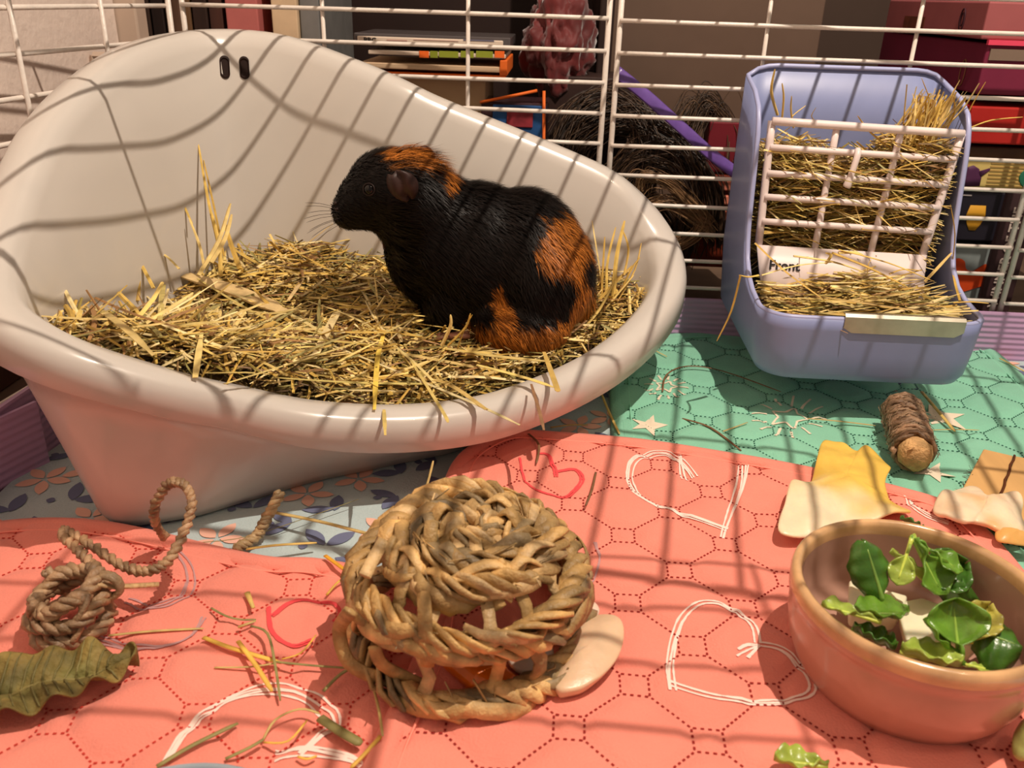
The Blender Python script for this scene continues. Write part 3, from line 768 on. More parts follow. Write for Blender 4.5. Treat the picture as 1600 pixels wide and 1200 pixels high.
# metal bar on the front lip
mb = MB(); a0, a1 = .212, .298-.004
pr = [(.5635, .0935), (.5595, .0940), (.5580, .0925), (.5582, .0815)]
V = []; nseg = 14
xa, xb = RX0+.053, RX1-.019
for q in range(nseg+1):
    x = xa+(xb-xa)*q/nseg; cut = .0035 if q in (0, nseg) else 0
    for (y, z) in pr: V.append((x, y, z if z > .082 else z+cut))
mb.add(V, [(4*q+r_, 4*q+4+r_, 4*q+5+r_, 4*q+1+r_) for q in range(nseg) for r_ in range(3)])
o = rkp(mb, 'metal_gnaw_strip', M_steel, smooth=False); md = o.modifiers.new('s', 'SOLIDIFY'); md.thickness = .0008
# hay in the rack
def fill_hay(mb, n, box, rnd, Ls, wds, til=.35, zf=None, dark=0):
    x0, x1, y0, y1, z0, z1 = box
    for _ in range(n):
        x, y, z = rnd.uniform(x0, x1), rnd.uniform(y0, y1), rnd.uniform(z0, z1)
        if zf: z = zf(x, y, z)
        a = rnd.uniform(-1.0, 1.0); L = rnd.uniform(*Ls)
        L = min(L, 2*min(x-x0+.002, x1-x+.002))+.004
        straw(mb, (x, y, z), (math.cos(a), math.sin(a)*.25, rnd.gauss(0, til)), L, rnd.uniform(*wds), rnd, bend=.7, kink=.3, col=rnd.choice(GOLD), nseg=3)
ry = random.Random(21); hm = MB()
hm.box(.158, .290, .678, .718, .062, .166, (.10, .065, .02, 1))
fill_hay(hm, 1500, (.156, .294, .660, .680, .100, .176), ry, (.02, .06), (.0004, .0012))
fill_hay(hm, 450, (.156, .294, .664, .712, .166, .178), ry, (.02, .05), (.0005, .0014))
fill_hay(hm, 260, (.250, .294, .660, .712, .174, .196), ry, (.02, .04), (.0005, .0014))
fill_hay(hm, 160, (.157, .205, .660, .712, .172, .190), ry, (.015, .03), (.0005, .0014))
for _ in range(70):
    x = ry.uniform(.262, .292); y = ry.uniform(.668, .705)
    straw(hm, (x, y, .205), (ry.uniform(-.1, .6), ry.uniform(-.1, .1), 1), ry.uniform(.03, .055), ry.uniform(.0006, .0016), ry, bend=.3, col=ry.choice(GOLD[:3]))
for w_ in [(1458,205,.69,1440,122,.68,.0009),(1462,205,.69,1447,150,.68,.0012),(1463,200,.68,1500,125,.67,.0010),(1470,205,.68,1530,130,.67,.0012),(1475,210,.68,1490,150,.67,.0014),(1462,205,.68,1458,155,.67,.0016),(1500,215,.68,1540,128,.67,.0009),
           (1215,180,.69,1211,108,.69,.0022),(1222,185,.69,1222,130,.69,.0016),(1240,200,.68,1237,150,.68,.0014),(1236,190,.68,1259,165,.68,.0010),(1275,190,.68,1275,168,.68,.0007),(1395,235,.67,1340,181,.665,.0014),(1515,200,.67,1598,183,.66,.0010),
           (1487,420,.64,1485,320,.63,.0009),(1485,322,.63,1470,322,.64,.0009),(1500,470,.60,1487,415,.64,.0009)]:
    wisp(hm, *w_, rnd=ry)
tag(hm.build('rack_hay', M_hay, kind='stuff', smooth=False), 'hay packed behind the white grid of the blue rack', 'hay')
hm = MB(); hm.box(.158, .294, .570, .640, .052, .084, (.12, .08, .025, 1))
fill_hay(hm, 520, (.160, .294, .580, .640, .081, .092), ry, (.02, .06), (.0005, .0014), til=.12, zf=lambda x, y, z: z+.06*max(0, y-.575)+.006*math.sin(60*x))
for w_ in [(1185,430,.565,1155,430,.552,.0012),(1157,430,.552,1120,533,.545,.0014),(1445,440,.60,1487,395,.60,.0022),(1190,430,.58,1300,410,.60,.001),(1180,380,.62,1290,470,.57,.0012),(1240,400,.60,1350,425,.60,.0014),(1300,395,.60,1420,450,.58,.0016),(1310,390,.61,1460,440,.59,.001),
           (1290,412,.60,1290,395,.61,.0012),(1310,395,.61,1350,400,.61,.0022),(1355,430,.6,1362,405,.6,.0007),(1490,473,.57,1545,474,.56,.0010),(1390,428,.60,1440,423,.61,.0010)]:
    wisp(hm, *w_, rnd=ry)
tag(hm.build('trough_hay', M_hay, kind='stuff', smooth=False), 'loose hay heaped in the open trough of the blue rack', 'hay')

# ------------------------------------------------------------------ braided things
def frames(P, closed=False):
    N = len(P); T = []
    for i in range(N):
        t = (P[(i+1) % N]-P[i-1]) if closed else (P[min(i+1, N-1)]-P[max(i-1, 0)])
        T.append(t.normalized())
    return T
def braid(mb, path, ns, amp, wd, turns, flat, cols, rnd, closed=False, out=None, wob=.15, n=6):
    """ns strands wound about a path; every strand a flattened tube"""
    P = [Vector(p) for p in path]; T = frames(P, closed); N = len(P)
    for s_ in range(ns):
        ph = s_*2*PI/ns+rnd.uniform(-.2, .2); pts = []; c = rnd.choice(cols); f = rnd.uniform(.8, 1.15)
        for i in range(N):
            t = T[i]; a = (Z - t*Z.dot(t))
            if a.length < .1: a = X - t*X.dot(t)
            a.normalize(); b_ = t.cross(a); an = ph+turns*2*PI*i/N
            r_ = amp*(1+wob*math.sin(i*.9+s_*2)+rnd.uniform(-wob, wob)*.5)
            pts.append(P[i]+(a*math.cos(an)+b_*math.sin(an))*r_)
        k0 = len(mb.v)
        mb.tube(pts, [wd*rnd.uniform(.8, 1.15) for _ in pts], n, flat=flat, closed=closed)
        nv = len(pts)
        for i in range(nv):
            g = f*(1+.25*math.sin(i*.7+s_))*rnd.uniform(.85, 1.1)
            for k in range(n): mb.c[k0+i*n+k] = (c[0]*g, c[1]*g, c[2]*g, 1)
STRAWC = [(.62,.38,.14), (.74,.48,.20), (.52,.32,.12), (.44,.28,.11), (.68,.46,.22), (.34,.24,.12), (.66,.42,.17)]
M_husk = mat('woven_husk', (1, 1, 1, 1), .45, .4, noise_amt=.42, noise_scale=110, vcol=True, bump=.5, bump_scale=500)
def ring_path(cx, cy, cz, R_, n, rnd, tilt=(0, 0), w_=.04):
    k1, k2 = rnd.uniform(0, 6), rnd.uniform(0, 6)
    return [Vector((cx+R_*(1+w_*math.sin(3*a+k1))*math.cos(a), cy+R_*(1+w_*math.sin(2*a+k2))*math.sin(a), cz+tilt[0]*math.cos(a)+tilt[1]*math.sin(a)+.0012*math.sin(4*a+k1))) for a in [2*PI*i/n for i in range(n)]]
BX, BYY = -.029, .310
rb = random.Random(31)
ball = thing('grass_ball', 'hollow ball woven from dried grass, lying on the coral mats', 'chew ball', (BX, BYY, .018))
def bp_(mb, name, label=None): o = mb.build(name, M_husk, ball, label=label); o.location = (-BX, -BYY, -.018); return o
for (z, R_, wdt, amp, ns, tl) in ((.0240, .0505, .0038, .0042, 5, (0, .001)), (.0500, .0480, .0036, .0040, 5, (-.002, 0)), (.0565, .0475, .0034, .0036, 4, (.001, .001)), (.0680, .0345, .0040, .0042, 5, (0, .001)), (.0720, .0215, .0040, .0040, 5, (0, 0)), (.0735, .0085, .004, .0034, 4, (0, 0))):
    mb = MB(); braid(mb, ring_path(BX, BYY, z, R_, 60 if R_ > .03 else 34, rb, tl), ns, amp, wdt, max(4, int(R_*190)), .42, STRAWC, rb, closed=True, wob=.3)
    bp_(mb, 'braided_ring')
def meridian(az, z0, z1, wd=.0034, jit=.003):
    pts = []
    for k in range(9):
        z = z0+(z1-z0)*k/8
        P_ = [(.018, .049), (.03, .051), (.048, .0500), (.056, .0480), (.067, .037), (.073, .024), (.076, .010)]
        R_ = P_[-1][1]
        for (a, ra), (b_, rb2) in zip(P_, P_[1:]):
            if z <= b_: R_ = ra+(rb2-ra)*(z-a)/(b_-a); break
        R_ += .0025*math.sin(k*1.6+az*3)
        an = az+rb.uniform(-.04, .04)
        pts.append((BX+R_*math.cos(an), BYY+R_*math.sin(an), z))
    return pts
for q, az in enumerate([0.05, .55, 1.2, 1.9, 2.5, 2.95, 3.5, 4.05, 4.45, 4.95, 5.35, 5.8]):
    mb = MB(); z0 = .020 if q % 2 == 0 or az < 3 else .045; c = rb.choice(STRAWC[:5])
    mb.tube(meridian(az, z0, .076), [.0036*rb.uniform(.75, 1.1) for _ in range(9)], 6, flat=.35, col=(*c, 1), up=(math.cos(az), math.sin(az), .3)); bp_(mb, 'upright_strand')
for q in range(26):
    az = rb.uniform(0, 2*PI); z = rb.uniform(.066, .074); R_ = .034 if z < .069 else rb.uniform(.006, .027); c = rb.choice(STRAWC); a2 = az+rb.uniform(.5, 1.1)
    R2_ = max(.004, R_+rb.uniform(-.012, .008)); mb = MB()
    p0 = Vector((BX+R_*math.cos(az), BYY+R_*math.sin(az), z+.003)); p1 = Vector((BX+R2_*math.cos(a2), BYY+R2_*math.sin(a2), z+rb.uniform(-.002, .003)+.003))
    mid = (p0+p1)/2+Z*.0045
    mb.tube(spline([p0-Z*.003, mid, p1-Z*.003], 4), [.0034*rb.uniform(.7, 1.1)]*9, 6, flat=.35, col=(*c, 1)); bp_(mb, 'crown_strand')
for (pts, wd) in (([(548, 955, .062), (530, 985, .040), (545, 1035, .030), (590, 1060, .024)], .0034), ([(585, 1010, .045), (600, 1040, .035), (660, 1070, .022)], .0030), ([(655, 880, .066), (662, 930, .068), (665, 985, .060), (668, 1040, .042)], .0032), ([(782, 1030, .044), (775, 1060, .032), (768, 1080, .028)], .0030), ([(570, 900, .07), (585, 870, .072), (600, 845, .074)], .003), ([(790, 880, .076), (765, 900, .07), (782, 950, .064)], .003)):
    mb = MB(); c = rb.choice(STRAWC[:5]); mb.tube(spline([at(*p) for p in pts], 4), wd, 6, flat=.35, col=(*c, 1), up=(0, -1, .3)); bp_(mb, 'loose_strand')
for q in range(54):
    z, R_ = rb.choice([(.0240, .0550), (.0240, .0550), (.0500, .0530), (.0500, .0530), (.0565, .0515), (.0680, .0395)]); az = rb.uniform(0, 2*PI); da = rb.uniform(.4, .85); sl = rb.choice([-1, 1])*rb.uniform(.001, .0045)
    pts = []
    for k in range(7):
        t = k/6; an = az+da*t; rr2 = R_+.0012-.0045*(2*t-1)**4; pts.append((BX+rr2*math.cos(an), BYY+rr2*math.sin(an), z+sl*(2*t-1)+.0015*math.sin(t*3+q)))
    c = rb.choice(STRAWC); mb = MB(); w_ = rb.uniform(.0022, .0040)
    mb.tube(pts, [w_*.5, w_*.9, w_, w_*1.05, w_, w_*.85, w_*.4], 6, flat=.22, col=(*c, 1), up=(math.cos(az+da/2), math.sin(az+da/2), .5)); bp_(mb, 'wrapped_blade')
fz = MB()
for _ in range(170):
    az = rb.uniform(0, 2*PI); z = rb.choice([.027, .048, .055, .068, .073]); R_ = {.027: .052, .048: .050, .055: .049, .068: .037, .073: .025}[z]
    straw(fz, (BX+R_*math.cos(az), BYY+R_*math.sin(az), z+rb.uniform(-.003, .005)), (math.cos(az+1.57+rb.gauss(0, .6)), math.sin(az+1.57+rb.gauss(0, .6)), rb.gauss(0, .5)), rb.uniform(.006, .016), rb.uniform(.0003, .0008), rb, col=rb.choice(STRAWC), nseg=2)
o = fz.build('frayed_fibres', M_husk, ball, kind='stuff'); o.location = (-BX, -BYY, -.018)

# rope toy
ROPEC = [(.40,.25,.14), (.46,.30,.17), (.34,.21,.11), (.50,.34,.20)]
rt = thing('rope_toy', 'braided seagrass ring with a long rope loop on the left coral mat', 'chew toy', (-.215, .31, .013))
def rp(mb, name, label=None): o = mb.build(name, M_husk, rt, label=label); o.location = (.215, -.31, -.013); return o
rr_ = random.Random(8)
c = at(112, 960, .022)
for (dz, R_, tl) in ((-.003, .0145, (0, .001)), (.007, .0150, (.002, .003)), (.014, .0130, (.004, .002))):
    mb = MB(); braid(mb, ring_path(c.x, c.y, c.z+dz, R_, 40, rr_, tl, .07), 3, .0021, .0022, 6, .8, ROPEC, rr_, closed=True, wob=.1); rp(mb, 'braided_ring')
for az in (.3, 2.0, 3.6, 5.2):
    mb = MB(); pth = [Vector((c.x+.0150*math.cos(az+k*.10), c.y+.0150*math.sin(az+k*.10), c.z-.005+k*.0038)) for k in range(7)]
    braid(mb, pth, 2, .0012, .0019, 1.2, .8, ROPEC, rr_, wob=.1); rp(mb, 'upright_strand')
P_ = spline([at(165, 912, .034), at(150, 890, .034), at(125, 862, .034), at(98, 838, .032), at(104, 830, .032), at(140, 850, .033), at(185, 880, .034), at(225, 893, .035), at(262, 877, .038), at(288, 830, .046), at(300, 785, .056), at(287, 757, .062), at(262, 757, .060), at(242, 790, .048), at(244, 820, .034), at(258, 840, .020)], 8)
mb = MB(); braid(mb, P_, 2, .0013, .0018, 30, .85, ROPEC, rr_, wob=.05); rp(mb, 'rope_loop')
mb = MB(); mb.tube([at(150, 912, .040), at(180, 917, .034), at(248, 913, .030)], [.0024, .0022, .002], 6, flat=.5, col=(.66, .42, .2, 1)); rp(mb, 'straw_end')
mb = MB(); c2 = at(168, 915, .036)
for k in range(3): mb.tube([c2+Vector((.006*math.cos(a*PI/6), .001*k-.001, .006*math.sin(a*PI/6))) for a in range(12)], .0016, 6, closed=True, col=(.40, .26, .14, 1))
rp(mb, 'binding_knot')
rope2 = MB(); braid(rope2, spline([at(368, 858, .010), at(400, 838, .012), at(418, 808, .020), at(437, 770, .030)], 8), 3, .0017, .0021, 5, .8, [(.52,.36,.18), (.44,.30,.15)], rr_, wob=.1)
tag(rope2.build('rope_end', M_husk), 'short twisted rope end in front of the cream litter tray', 'rope')

# fibre wrapped chew roll
cr_ = thing('chew_roll', 'brown fibre wrapped chew roll with pale core lying on the green mat', 'chew toy', tuple(at(1420, 690, .012)))
a0_, a1_ = at(1408, 641, .0265), at(1433, 718, .0265); ax = (a1_-a0_); LL = ax.length; ax.normalize(); sx = ax.cross(Z).normalized(); sz = sx.cross(ax)
def cp_(mb, name, m, label=None, kind=None): o = mb.build(name, m, cr_, label=label, kind=kind); o.location = -cr_.location; return o
mb = MB(); coil = []
for k in range(17*16):
    t = k/(17*16-1); an = t*17*2*PI; R_ = .0118*(1+.05*math.sin(an*.37)); coil.append(a0_+ax*(t*LL*.86)+(sx*math.cos(an)+sz*math.sin(an))*R_+ax*.0012*math.sin(an*3))
braid(mb, coil, 2, .0011, .0019, 60, .75, [(.30,.18,.10), (.40,.26,.16), (.24,.14,.08)], rr_, wob=.35, n=5); cp_(mb, 'wound_fibre', M_husk)
mb = MB(); pth = [a0_-ax*.002+ax*(LL*1.02*k/10) for k in range(11)]
k0 = 0; mb.tube(pth, [.0085]*8+[.0098, .0105, .0085], 20, col=(.62, .42, .22, 1))
for i, v_ in enumerate(mb.v):
    n_v = noise.noise(Vector(v_)*260)*.0012; mb.v[i] = tuple(Vector(v_)+Vector((n_v, n_v, n_v)))
cp_(mb, 'pale_core', mat('core_pulp', srgb(206, 164, 112), .8, .2, noise_amt=.4, noise_scale=160, bump=.8, bump_scale=500), label='pale pulpy core')
fz = MB()
for _ in range(260):
    t = rr_.random(); an = rr_.uniform(0, 2*PI); p = a0_+ax*(t*LL*.88)+(sx*math.cos(an)+sz*math.sin(an))*.0138
    d = (ax*rr_.gauss(0, .4)+(sx*-math.sin(an)+sz*math.cos(an))+(sx*math.cos(an)+sz*math.sin(an))*rr_.uniform(-.2, .6))
    straw(fz, p, d, rr_.uniform(.004, .010), .0003, rr_, col=rr_.choice([(.42,.28,.17), (.26,.15,.09), (.5,.36,.22)]), nseg=2)
cp_(fz, 'frayed_fibres', M_husk, kind='stuff')

# ------------------------------------------------------------------ dried leaf
M_leaf = mat('dried_leaf', (1, 1, 1, 1), .65, .3, noise_amt=.55, noise_scale=55, vcol=True, bump=.9, bump_scale=220)
dl = thing('dried_leaf', 'crumpled olive brown dried leaf at the left edge of the coral mat', 'leaf', tuple(at(90, 1075, .014)))
A_, B_ = at(-75, 1108, .0165), at(217, 1040, .0165)
axl = (B_-A_); Ll = axl.length; axl.normalize(); sd = Z.cross(axl)
def leaf_pt(u, v):
    t = u; s_ = (v-.5)*2; wv_ = (.0165*math.sin(PI*min(1, .12+t*.88)**.8)**.5)*(1+.10*abs(math.sin(t*13+(1 if s_ > 0 else 0))))
    ruf = .0026*math.sin(t*26+(1.3 if s_ > 0 else 0))*abs(s_)**2+.0012*noise.noise(Vector((t*9, s_*3, 0)))
    z = .0010+.0085*abs(s_)**.8*(1-.35*abs(s_))*1.0+ruf+.0016*math.sin(t*16+s_*3)+.0022*math.sin((t*14-abs(s_)*1.6)*2.2)*(abs(s_) > .08)*.6
    return A_+axl*(t*Ll)+sd*(s_*wv_)+Z*z
V, F = grid(90, 31, leaf_pt)
mb = MB(); mb.add(V, F)
for i, p in enumerate(V):
    s_ = abs((i//90)/30-.5)*2; n_v = noise.noise(p*140)*.5+.5; c = Vector((.15, .145, .045)).lerp(Vector((.34, .22, .06)), n_v*.8+.25*s_-.1); mb.c[i] = (*c, 1)
o = mb.build('leaf_blade', M_leaf, dl); o.location = -dl.location; md = o.modifiers.new('s', 'SOLIDIFY'); md.thickness = .0007
mb = MB(); mb.tube([leaf_pt(k/20, .5)+Z*.0004 for k in range(21)], [.0013-.0009*k/20 for k in range(21)], 6, col=(.22, .18, .06, 1))
for k in range(2, 15):
    for s_ in (-1, 1):
        t = k/17; mb.tube([leaf_pt(min(.98, t+.05*q/4*1.3), .5+s_*.46*q/4)+Z*.0004 for q in range(5)], [.0006, .0005, .0005, .0004, .0002], 5, col=(.20, .17, .06, 1))
o = mb.build('veins', M_leaf, dl); o.location = -dl.location

# ------------------------------------------------------------------ vegetables
def slab(name, outline, z, th, m, label, cat, colf, wav=.002, group=None, parent=None, seed=1, crown=0, rings=12, k=4):
    pts = [at(u, v, z) for u, v in outline]; loop = spline(pts, k, closed=True)
    c = sum(loop, Vector())/len(loop); n = len(loop); V = [c+Z*(crown)]; 
    rnd = random.Random(seed); o1 = Vector((rnd.uniform(0, 9), rnd.uniform(0, 9), 0))
    for r_ in range(1, rings+1):
        t = r_/rings
        for p in loop:
            q = c.lerp(p, t); nz = noise.noise(q*45+o1); nz2 = noise.noise(q*140+o1)
            V.append(q+Z*(crown*(1-t*t)+wav*(nz+.25*nz2)*(.4+.6*t)))
    F = [(0, 1+i, 1+(i+1) % n) for i in range(n)]
    for r_ in range(rings-1):
        for i in range(n): F.append((1+r_*n+i, 1+(r_+1)*n+i, 1+(r_+1)*n+(i+1) % n, 1+r_*n+(i+1) % n))
    zmin = min(p.z for p in V); V = [p+Z*(z-zmin+th*.5) for p in V]
    mb = MB(); mb.add(V, F)
    for i, p in enumerate(V): mb.c[i] = (*colf(p, i/len(V)), 1)
    o = mb.build(name, m, parent)
    md = o.modifiers.new('s', 'SOLIDIFY'); md.thickness = th; md.offset = 0
    md = o.modifiers.new('b', 'SUBSURF'); md.levels = 1; md.render_levels = 1
    if label: tag(o, label, cat, group)
    return o
M_veg = mat('cabbage', (1, 1, 1, 1), .35, .5, noise_amt=.12, noise_scale=60, vcol=True, sss=.25, bump=.25, bump_scale=160)
def cabcol(p, t):
    k = sm(-.012, .022, (p.x-.165)*.45+(p.y-.43)*.62+noise.noise(p*60)*.012)
    return Vector((.90, .76, .52)).lerp(Vector((.86, .56, .10)), k)
slab('cabbage_leaf', [(1283, 703), (1312, 710), (1336, 724), (1352, 712), (1388, 742), (1380, 765), (1392, 792), (1422, 812), (1376, 828), (1290, 846), (1215, 848), (1222, 806), (1234, 770), (1264, 764), (1272, 738)], .019, .0024, M_veg, 'torn yellow and white cabbage leaf lying flat above the pink bowl', 'vegetable', cabcol, wav=.007, seed=3, crown=.003)
slab('cabbage_leaf', [(1455, 806), (1480, 780), (1518, 776), (1540, 792), (1570, 784), (1594, 796), (1590, 820), (1604, 842), (1560, 850), (1520, 834), (1500, 836), (1470, 822)], .019, .0035, M_veg, 'thick crumpled cream cabbage stalk piece beside the wooden chew board', 'vegetable', lambda p, t: Vector((.90, .72, .50)).lerp(Vector((.85, .52, .26)), max(0, noise.noise(p*70)*1.6)), wav=.010, seed=5, crown=.006)
slab('cabbage_scrap', [(1553, 838), (1572, 832), (1590, 840), (1612, 846), (1615, 856), (1560, 854)], .022, .0012, M_veg, 'small yellow brown cabbage scrap against the rim of the pink bowl', 'vegetable', lambda p, t: Vector((.78, .42, .12)), wav=.006, seed=6, crown=.005, rings=6)
slab('cabbage_stalk', [(905, 998), (922, 984), (952, 984), (969, 998), (966, 1032), (945, 1068), (918, 1090), (893, 1098), (872, 1099), (868, 1084), (884, 1064), (893, 1030)], .0185, .006, M_veg, 'smooth pale cabbage stalk slice resting at the right side of the grass ball', 'vegetable', lambda p, t: Vector((.80, .56, .36)), wav=.003, seed=8, crown=.004)
slab('cabbage_stalk', [(792, 1045), (815, 1018), (850, 1012), (862, 1040), (835, 1068), (805, 1066)], .0195, .005, M_veg, 'grey white cabbage stalk chunk inside the woven grass ball', 'vegetable', lambda p, t: Vector((.62, .50, .40)), wav=.003, seed=9, crown=.004, rings=6)
slab('cabbage_scrap', [(915, 955), (926, 951), (933, 965), (924, 978), (915, 972)], .0195, .004, M_veg, 'tiny white cabbage scrap just right of the woven grass ball', 'vegetable', lambda p, t: Vector((.85, .66, .52)), wav=.001, seed=9, crown=.002, rings=4)
M_carrot = mat('carrot', srgb(236, 116, 18), .3, .5, noise_amt=.15, noise_scale=80, sss=.2, bump=.2, bump_scale=300)
mb = MB(); c = at(750, 1055, .024)
for k in range(1): mb.tube([c+Vector((-.012, .012, 0)), c+Vector((.002, 0, 0)), c+Vector((.013, -.006, -.001))], [.0085, .0095, .0070], 9, flat=.75)
o = mb.build('carrot_chunk', M_carrot, smooth=False); bevel(o, .001); tag(o, 'orange carrot chunk inside the woven grass ball', 'carrot')

# wooden chew board
M_board = mat('pale_wood', srgb(214, 168, 108), .6, .3, noise_amt=.25, noise_scale=30, bump=.3, bump_scale=120, stretch=(1, .15, 1))
wb = thing('chew_board', 'flat pale wooden chew board with a dark crack on the green mat', 'wood', tuple(at(1560, 770, .012)))
q = [at(1537, 701, .017), at(1660, 726, .017), at(1620, 850, .017), at(1478, 812, .017)]
mb = MB()
crk0, crk1 = at(1585, 712, .017), at(1550, 812, .017)
def plank(a, b_, c_, d_):
    V = [a, b_, c_, d_]; lo = [p-Z*.006 for p in V]; mb.add(V+lo, [(3, 2, 1, 0), (4, 5, 6, 7), (0, 1, 5, 4), (1, 2, 6, 5), (2, 3, 7, 6), (3, 0, 4, 7)])
g_ = Vector((.0006, 0, 0)); plank(q[0], crk0-g_, crk1-g_, q[3])
o = mb.build('wood_piece', M_board, wb, smooth=False); o.location = -wb.location; bevel(o, .0008)
mb = MB(); plank(crk0+g_, q[1], q[2], crk1+g_); o = mb.build('wood_piece', M_board, wb, smooth=False); o.location = -wb.location; bevel(o, .0008)
mb = MB()
mb.tube([crk0.lerp(crk1, k/12)+Vector((.0006*math.sin(k*2.2), 0, .0002)) for k in range(13)], .0008, 5, col=(1, 1, 1, 1)); o = mb.build('crack', mat('dark_crack', srgb(92, 50, 26), .8, .2), wb); o.location = -wb.location
mb = MB()
for k in range(46):
    p = q[0].lerp(q[3], rr_.uniform(.25, 1)); straw(mb, p-Z*.002, (rr_.uniform(-1, .2), rr_.uniform(-.6, .6), rr_.uniform(-.4, .6)), rr_.uniform(.003, .010), .0003, rr_, col=(.12, .08, .05), nseg=2, kink=.6)
o = mb.build('bark_fibres', M_hay, wb, kind='stuff', label='dark frayed bark fibres'); o.location = -wb.location

# ------------------------------------------------------------------ bowl
CX, CY, CZ = .1615, .2995, .0190
bw = thing('food_bowl', 'round pinkish brown glazed stoneware bowl holding salad', 'bowl', (CX, CY, CZ))
prof = [(0, .0022), (.037, .0022), (.0395, 0), (.0415, .0006), (.0455, .007), (.0488, .015), (.0506, .025), (.0513, .0325), (.0511, .0350), (.0521, .0362), (.0523, .0395)]
rimp = [(.0523, .0395), (.0524, .0430), (.0516, .0453), (.0500, .0463), (.0484, .0455), (.0476, .0435), (.0474, .0395)]
inp = [(.0474, .0395), (.0472, .028), (.0455, .017), (.0405, .0095), (.030, .0068), (.015, .0062), (0, .0062)]
def lathe(mb, prof, n=72):
    k0 = len(prof); V = []
    for a in range(n):
        an = 2*PI*a/n
        for r_, z in prof: V.append((r_*math.cos(an), r_*math.sin(an), z))
    mb.add(V, [(a*k0+k, ((a+1) % n)*k0+k, ((a+1) % n)*k0+k+1, a*k0+k+1) for a in range(n) for k in range(k0-1)])
mb = MB(); lathe(mb, prof); mb.build('outer_wall', M_clay, bw)
mb = MB(); lathe(mb, rimp); mb.build('rim', M_clayrim, bw, label='golden brown rounded rim')
mb = MB(); lathe(mb, inp); mb.build('inner_wall', mat('glaze_inside', srgb(190, 148, 130), .18, .5, noise_amt=.12, noise_scale=30, coat=.5), bw)
M_green = mat('leaf_green', (1, 1, 1, 1), .28, .5, noise_amt=.22, noise_scale=110, vcol=True, sss=.12, bump=.35, bump_scale=180)
DK, MD, LT = (.06, .17, .02), (.14, .30, .03), (.38, .50, .08)
def salad(label, base, tip, W, cup, c, twist=0, stemlen=.25, curl=0, sprig=None, group=None, root=None):
    """a spoon shaped leaf from base (u,v,z) to tip (u,v,z)"""
    A, B = at(base[0], base[1], base[2]+.004), at(tip[0], tip[1], tip[2]+.004); W *= 1.2; d = B-A; L = d.length; d.normalize()
    s_ = d.cross(Z); s_ = s_.normalized() if s_.length > .05 else X.copy()
    n = s_.cross(d); Rm = Matrix.Rotation(twist, 3, d); s_ = Rm @ s_; n = Rm @ n
    def P(u, v):
        sv = (v-.5)*2; t = max(0, (u-stemlen)/(1-stemlen)); wv_ = W*(math.sin(PI*min(1, .04+.96*t)**1.15)**.75 if t > 0 else 0)+.0006
        return A+d*(u*L)+s_*(sv*wv_)+n*(cup*W*(sv*sv)+curl*L*(u*u)-.0010*math.sin(u*22)*abs(sv))+n*(.0004)
    root = root or thing('salad_leaf', label, 'salad leaf', tuple(A), group)
    V, F = grid(18, 9, P); mb = MB(); mb.add(V, F)
    for i, p in enumerate(V):
        f = .8+.5*abs(noise.noise(p*120)); mb.c[i] = (c[0]*f, c[1]*f, c[2]*f, 1)
    o = mb.build('leaf_blade', M_green, root); o.location = -Vector(root.location); md = o.modifiers.new('s', 'SOLIDIFY'); md.thickness = .0006
    mb = MB(); mb.tube([P(k/14, .5)+n*.0004 for k in range(13)], [.0009*(1-k/14)+.00025 for k in range(13)], 6, col=(min(1, c[0]*1.5+.12), min(1, c[1]*1.3+.14), c[2]+.05, 1)); o = mb.build('midrib', M_green, root); o.location = -Vector(root.location)
    return root
zf = .030
salad('broad dark green salad leaf standing upright at the upper left inside the bowl', (1378, 938, .046), (1350, 845, .068), .0072, -.5, DK, twist=-.35, stemlen=.0)
r1 = salad('leafy salad sprig pointing up at the top centre of the bowl', (1462, 925, .040), (1420, 838, .066), .0042, .5, LT, twist=.3, stemlen=.5)
salad('', (1462, 925, .040), (1388, 865, .056), .0060, .4, LT, twist=.5, stemlen=.3, root=r1)
salad('', (1424, 842, .066), (1470, 930, .046), .0080, .4, MD, twist=.2, stemlen=.35, root=r1)
salad('', (1424, 842, .066), (1400, 915, .050), .0045, .3, LT, twist=-.2, stemlen=.4, root=r1)
salad('', (1420, 840, .066), (1500, 895, .054), .0050, .3, MD, twist=.2, stemlen=.5, root=r1)
salad('dark salad leaf cupped open at the right of the top sprig in the bowl', (1440, 915, .045), (1505, 882, .052), .0085, .6, DK, twist=.6, stemlen=.05)
salad('small curled dark salad leaf behind the upright leaf in the bowl', (1485, 955, .036), (1527, 932, .042), .0075, 1.1, DK, twist=-.9, stemlen=.0, curl=-.2)
salad('large mid green salad leaf lying across the left of the bowl', (1335, 962, .046), (1420, 962, .048), .0115, .3, MD, twist=-.35, stemlen=.02)
salad('pale stemmed salad sprig draped over the left rim side of the bowl', (1375, 975, .050), (1282, 948, .054), .0050, .4, LT, twist=.2, stemlen=.45)
salad('dark salad leaf tucked low at the front left of the bowl', (1330, 985, .040), (1398, 1018, .040), .0080, .4, DK, twist=-.4, stemlen=.05)
r2 = salad('upright mid green salad leaf on a thick stem at the centre front of the bowl', (1498, 1040, .036), (1488, 935, .056), .0098, .55, MD, twist=-.15, stemlen=.3)
salad('', (1498, 1040, .036), (1440, 968, .050), .0050, .5, MD, twist=.2, stemlen=.35, root=r2)
salad('dark glossy salad leaf at the right inside wall of the bowl', (1520, 985, .044), (1596, 1012, .044), .0105, -.5, DK, twist=.3, stemlen=.05)
salad('yellow green frilly salad leaf at the front of the bowl', (1405, 1022, .040), (1500, 1048, .038), .0085, .5, LT, twist=-.3, stemlen=.05, curl=.05)
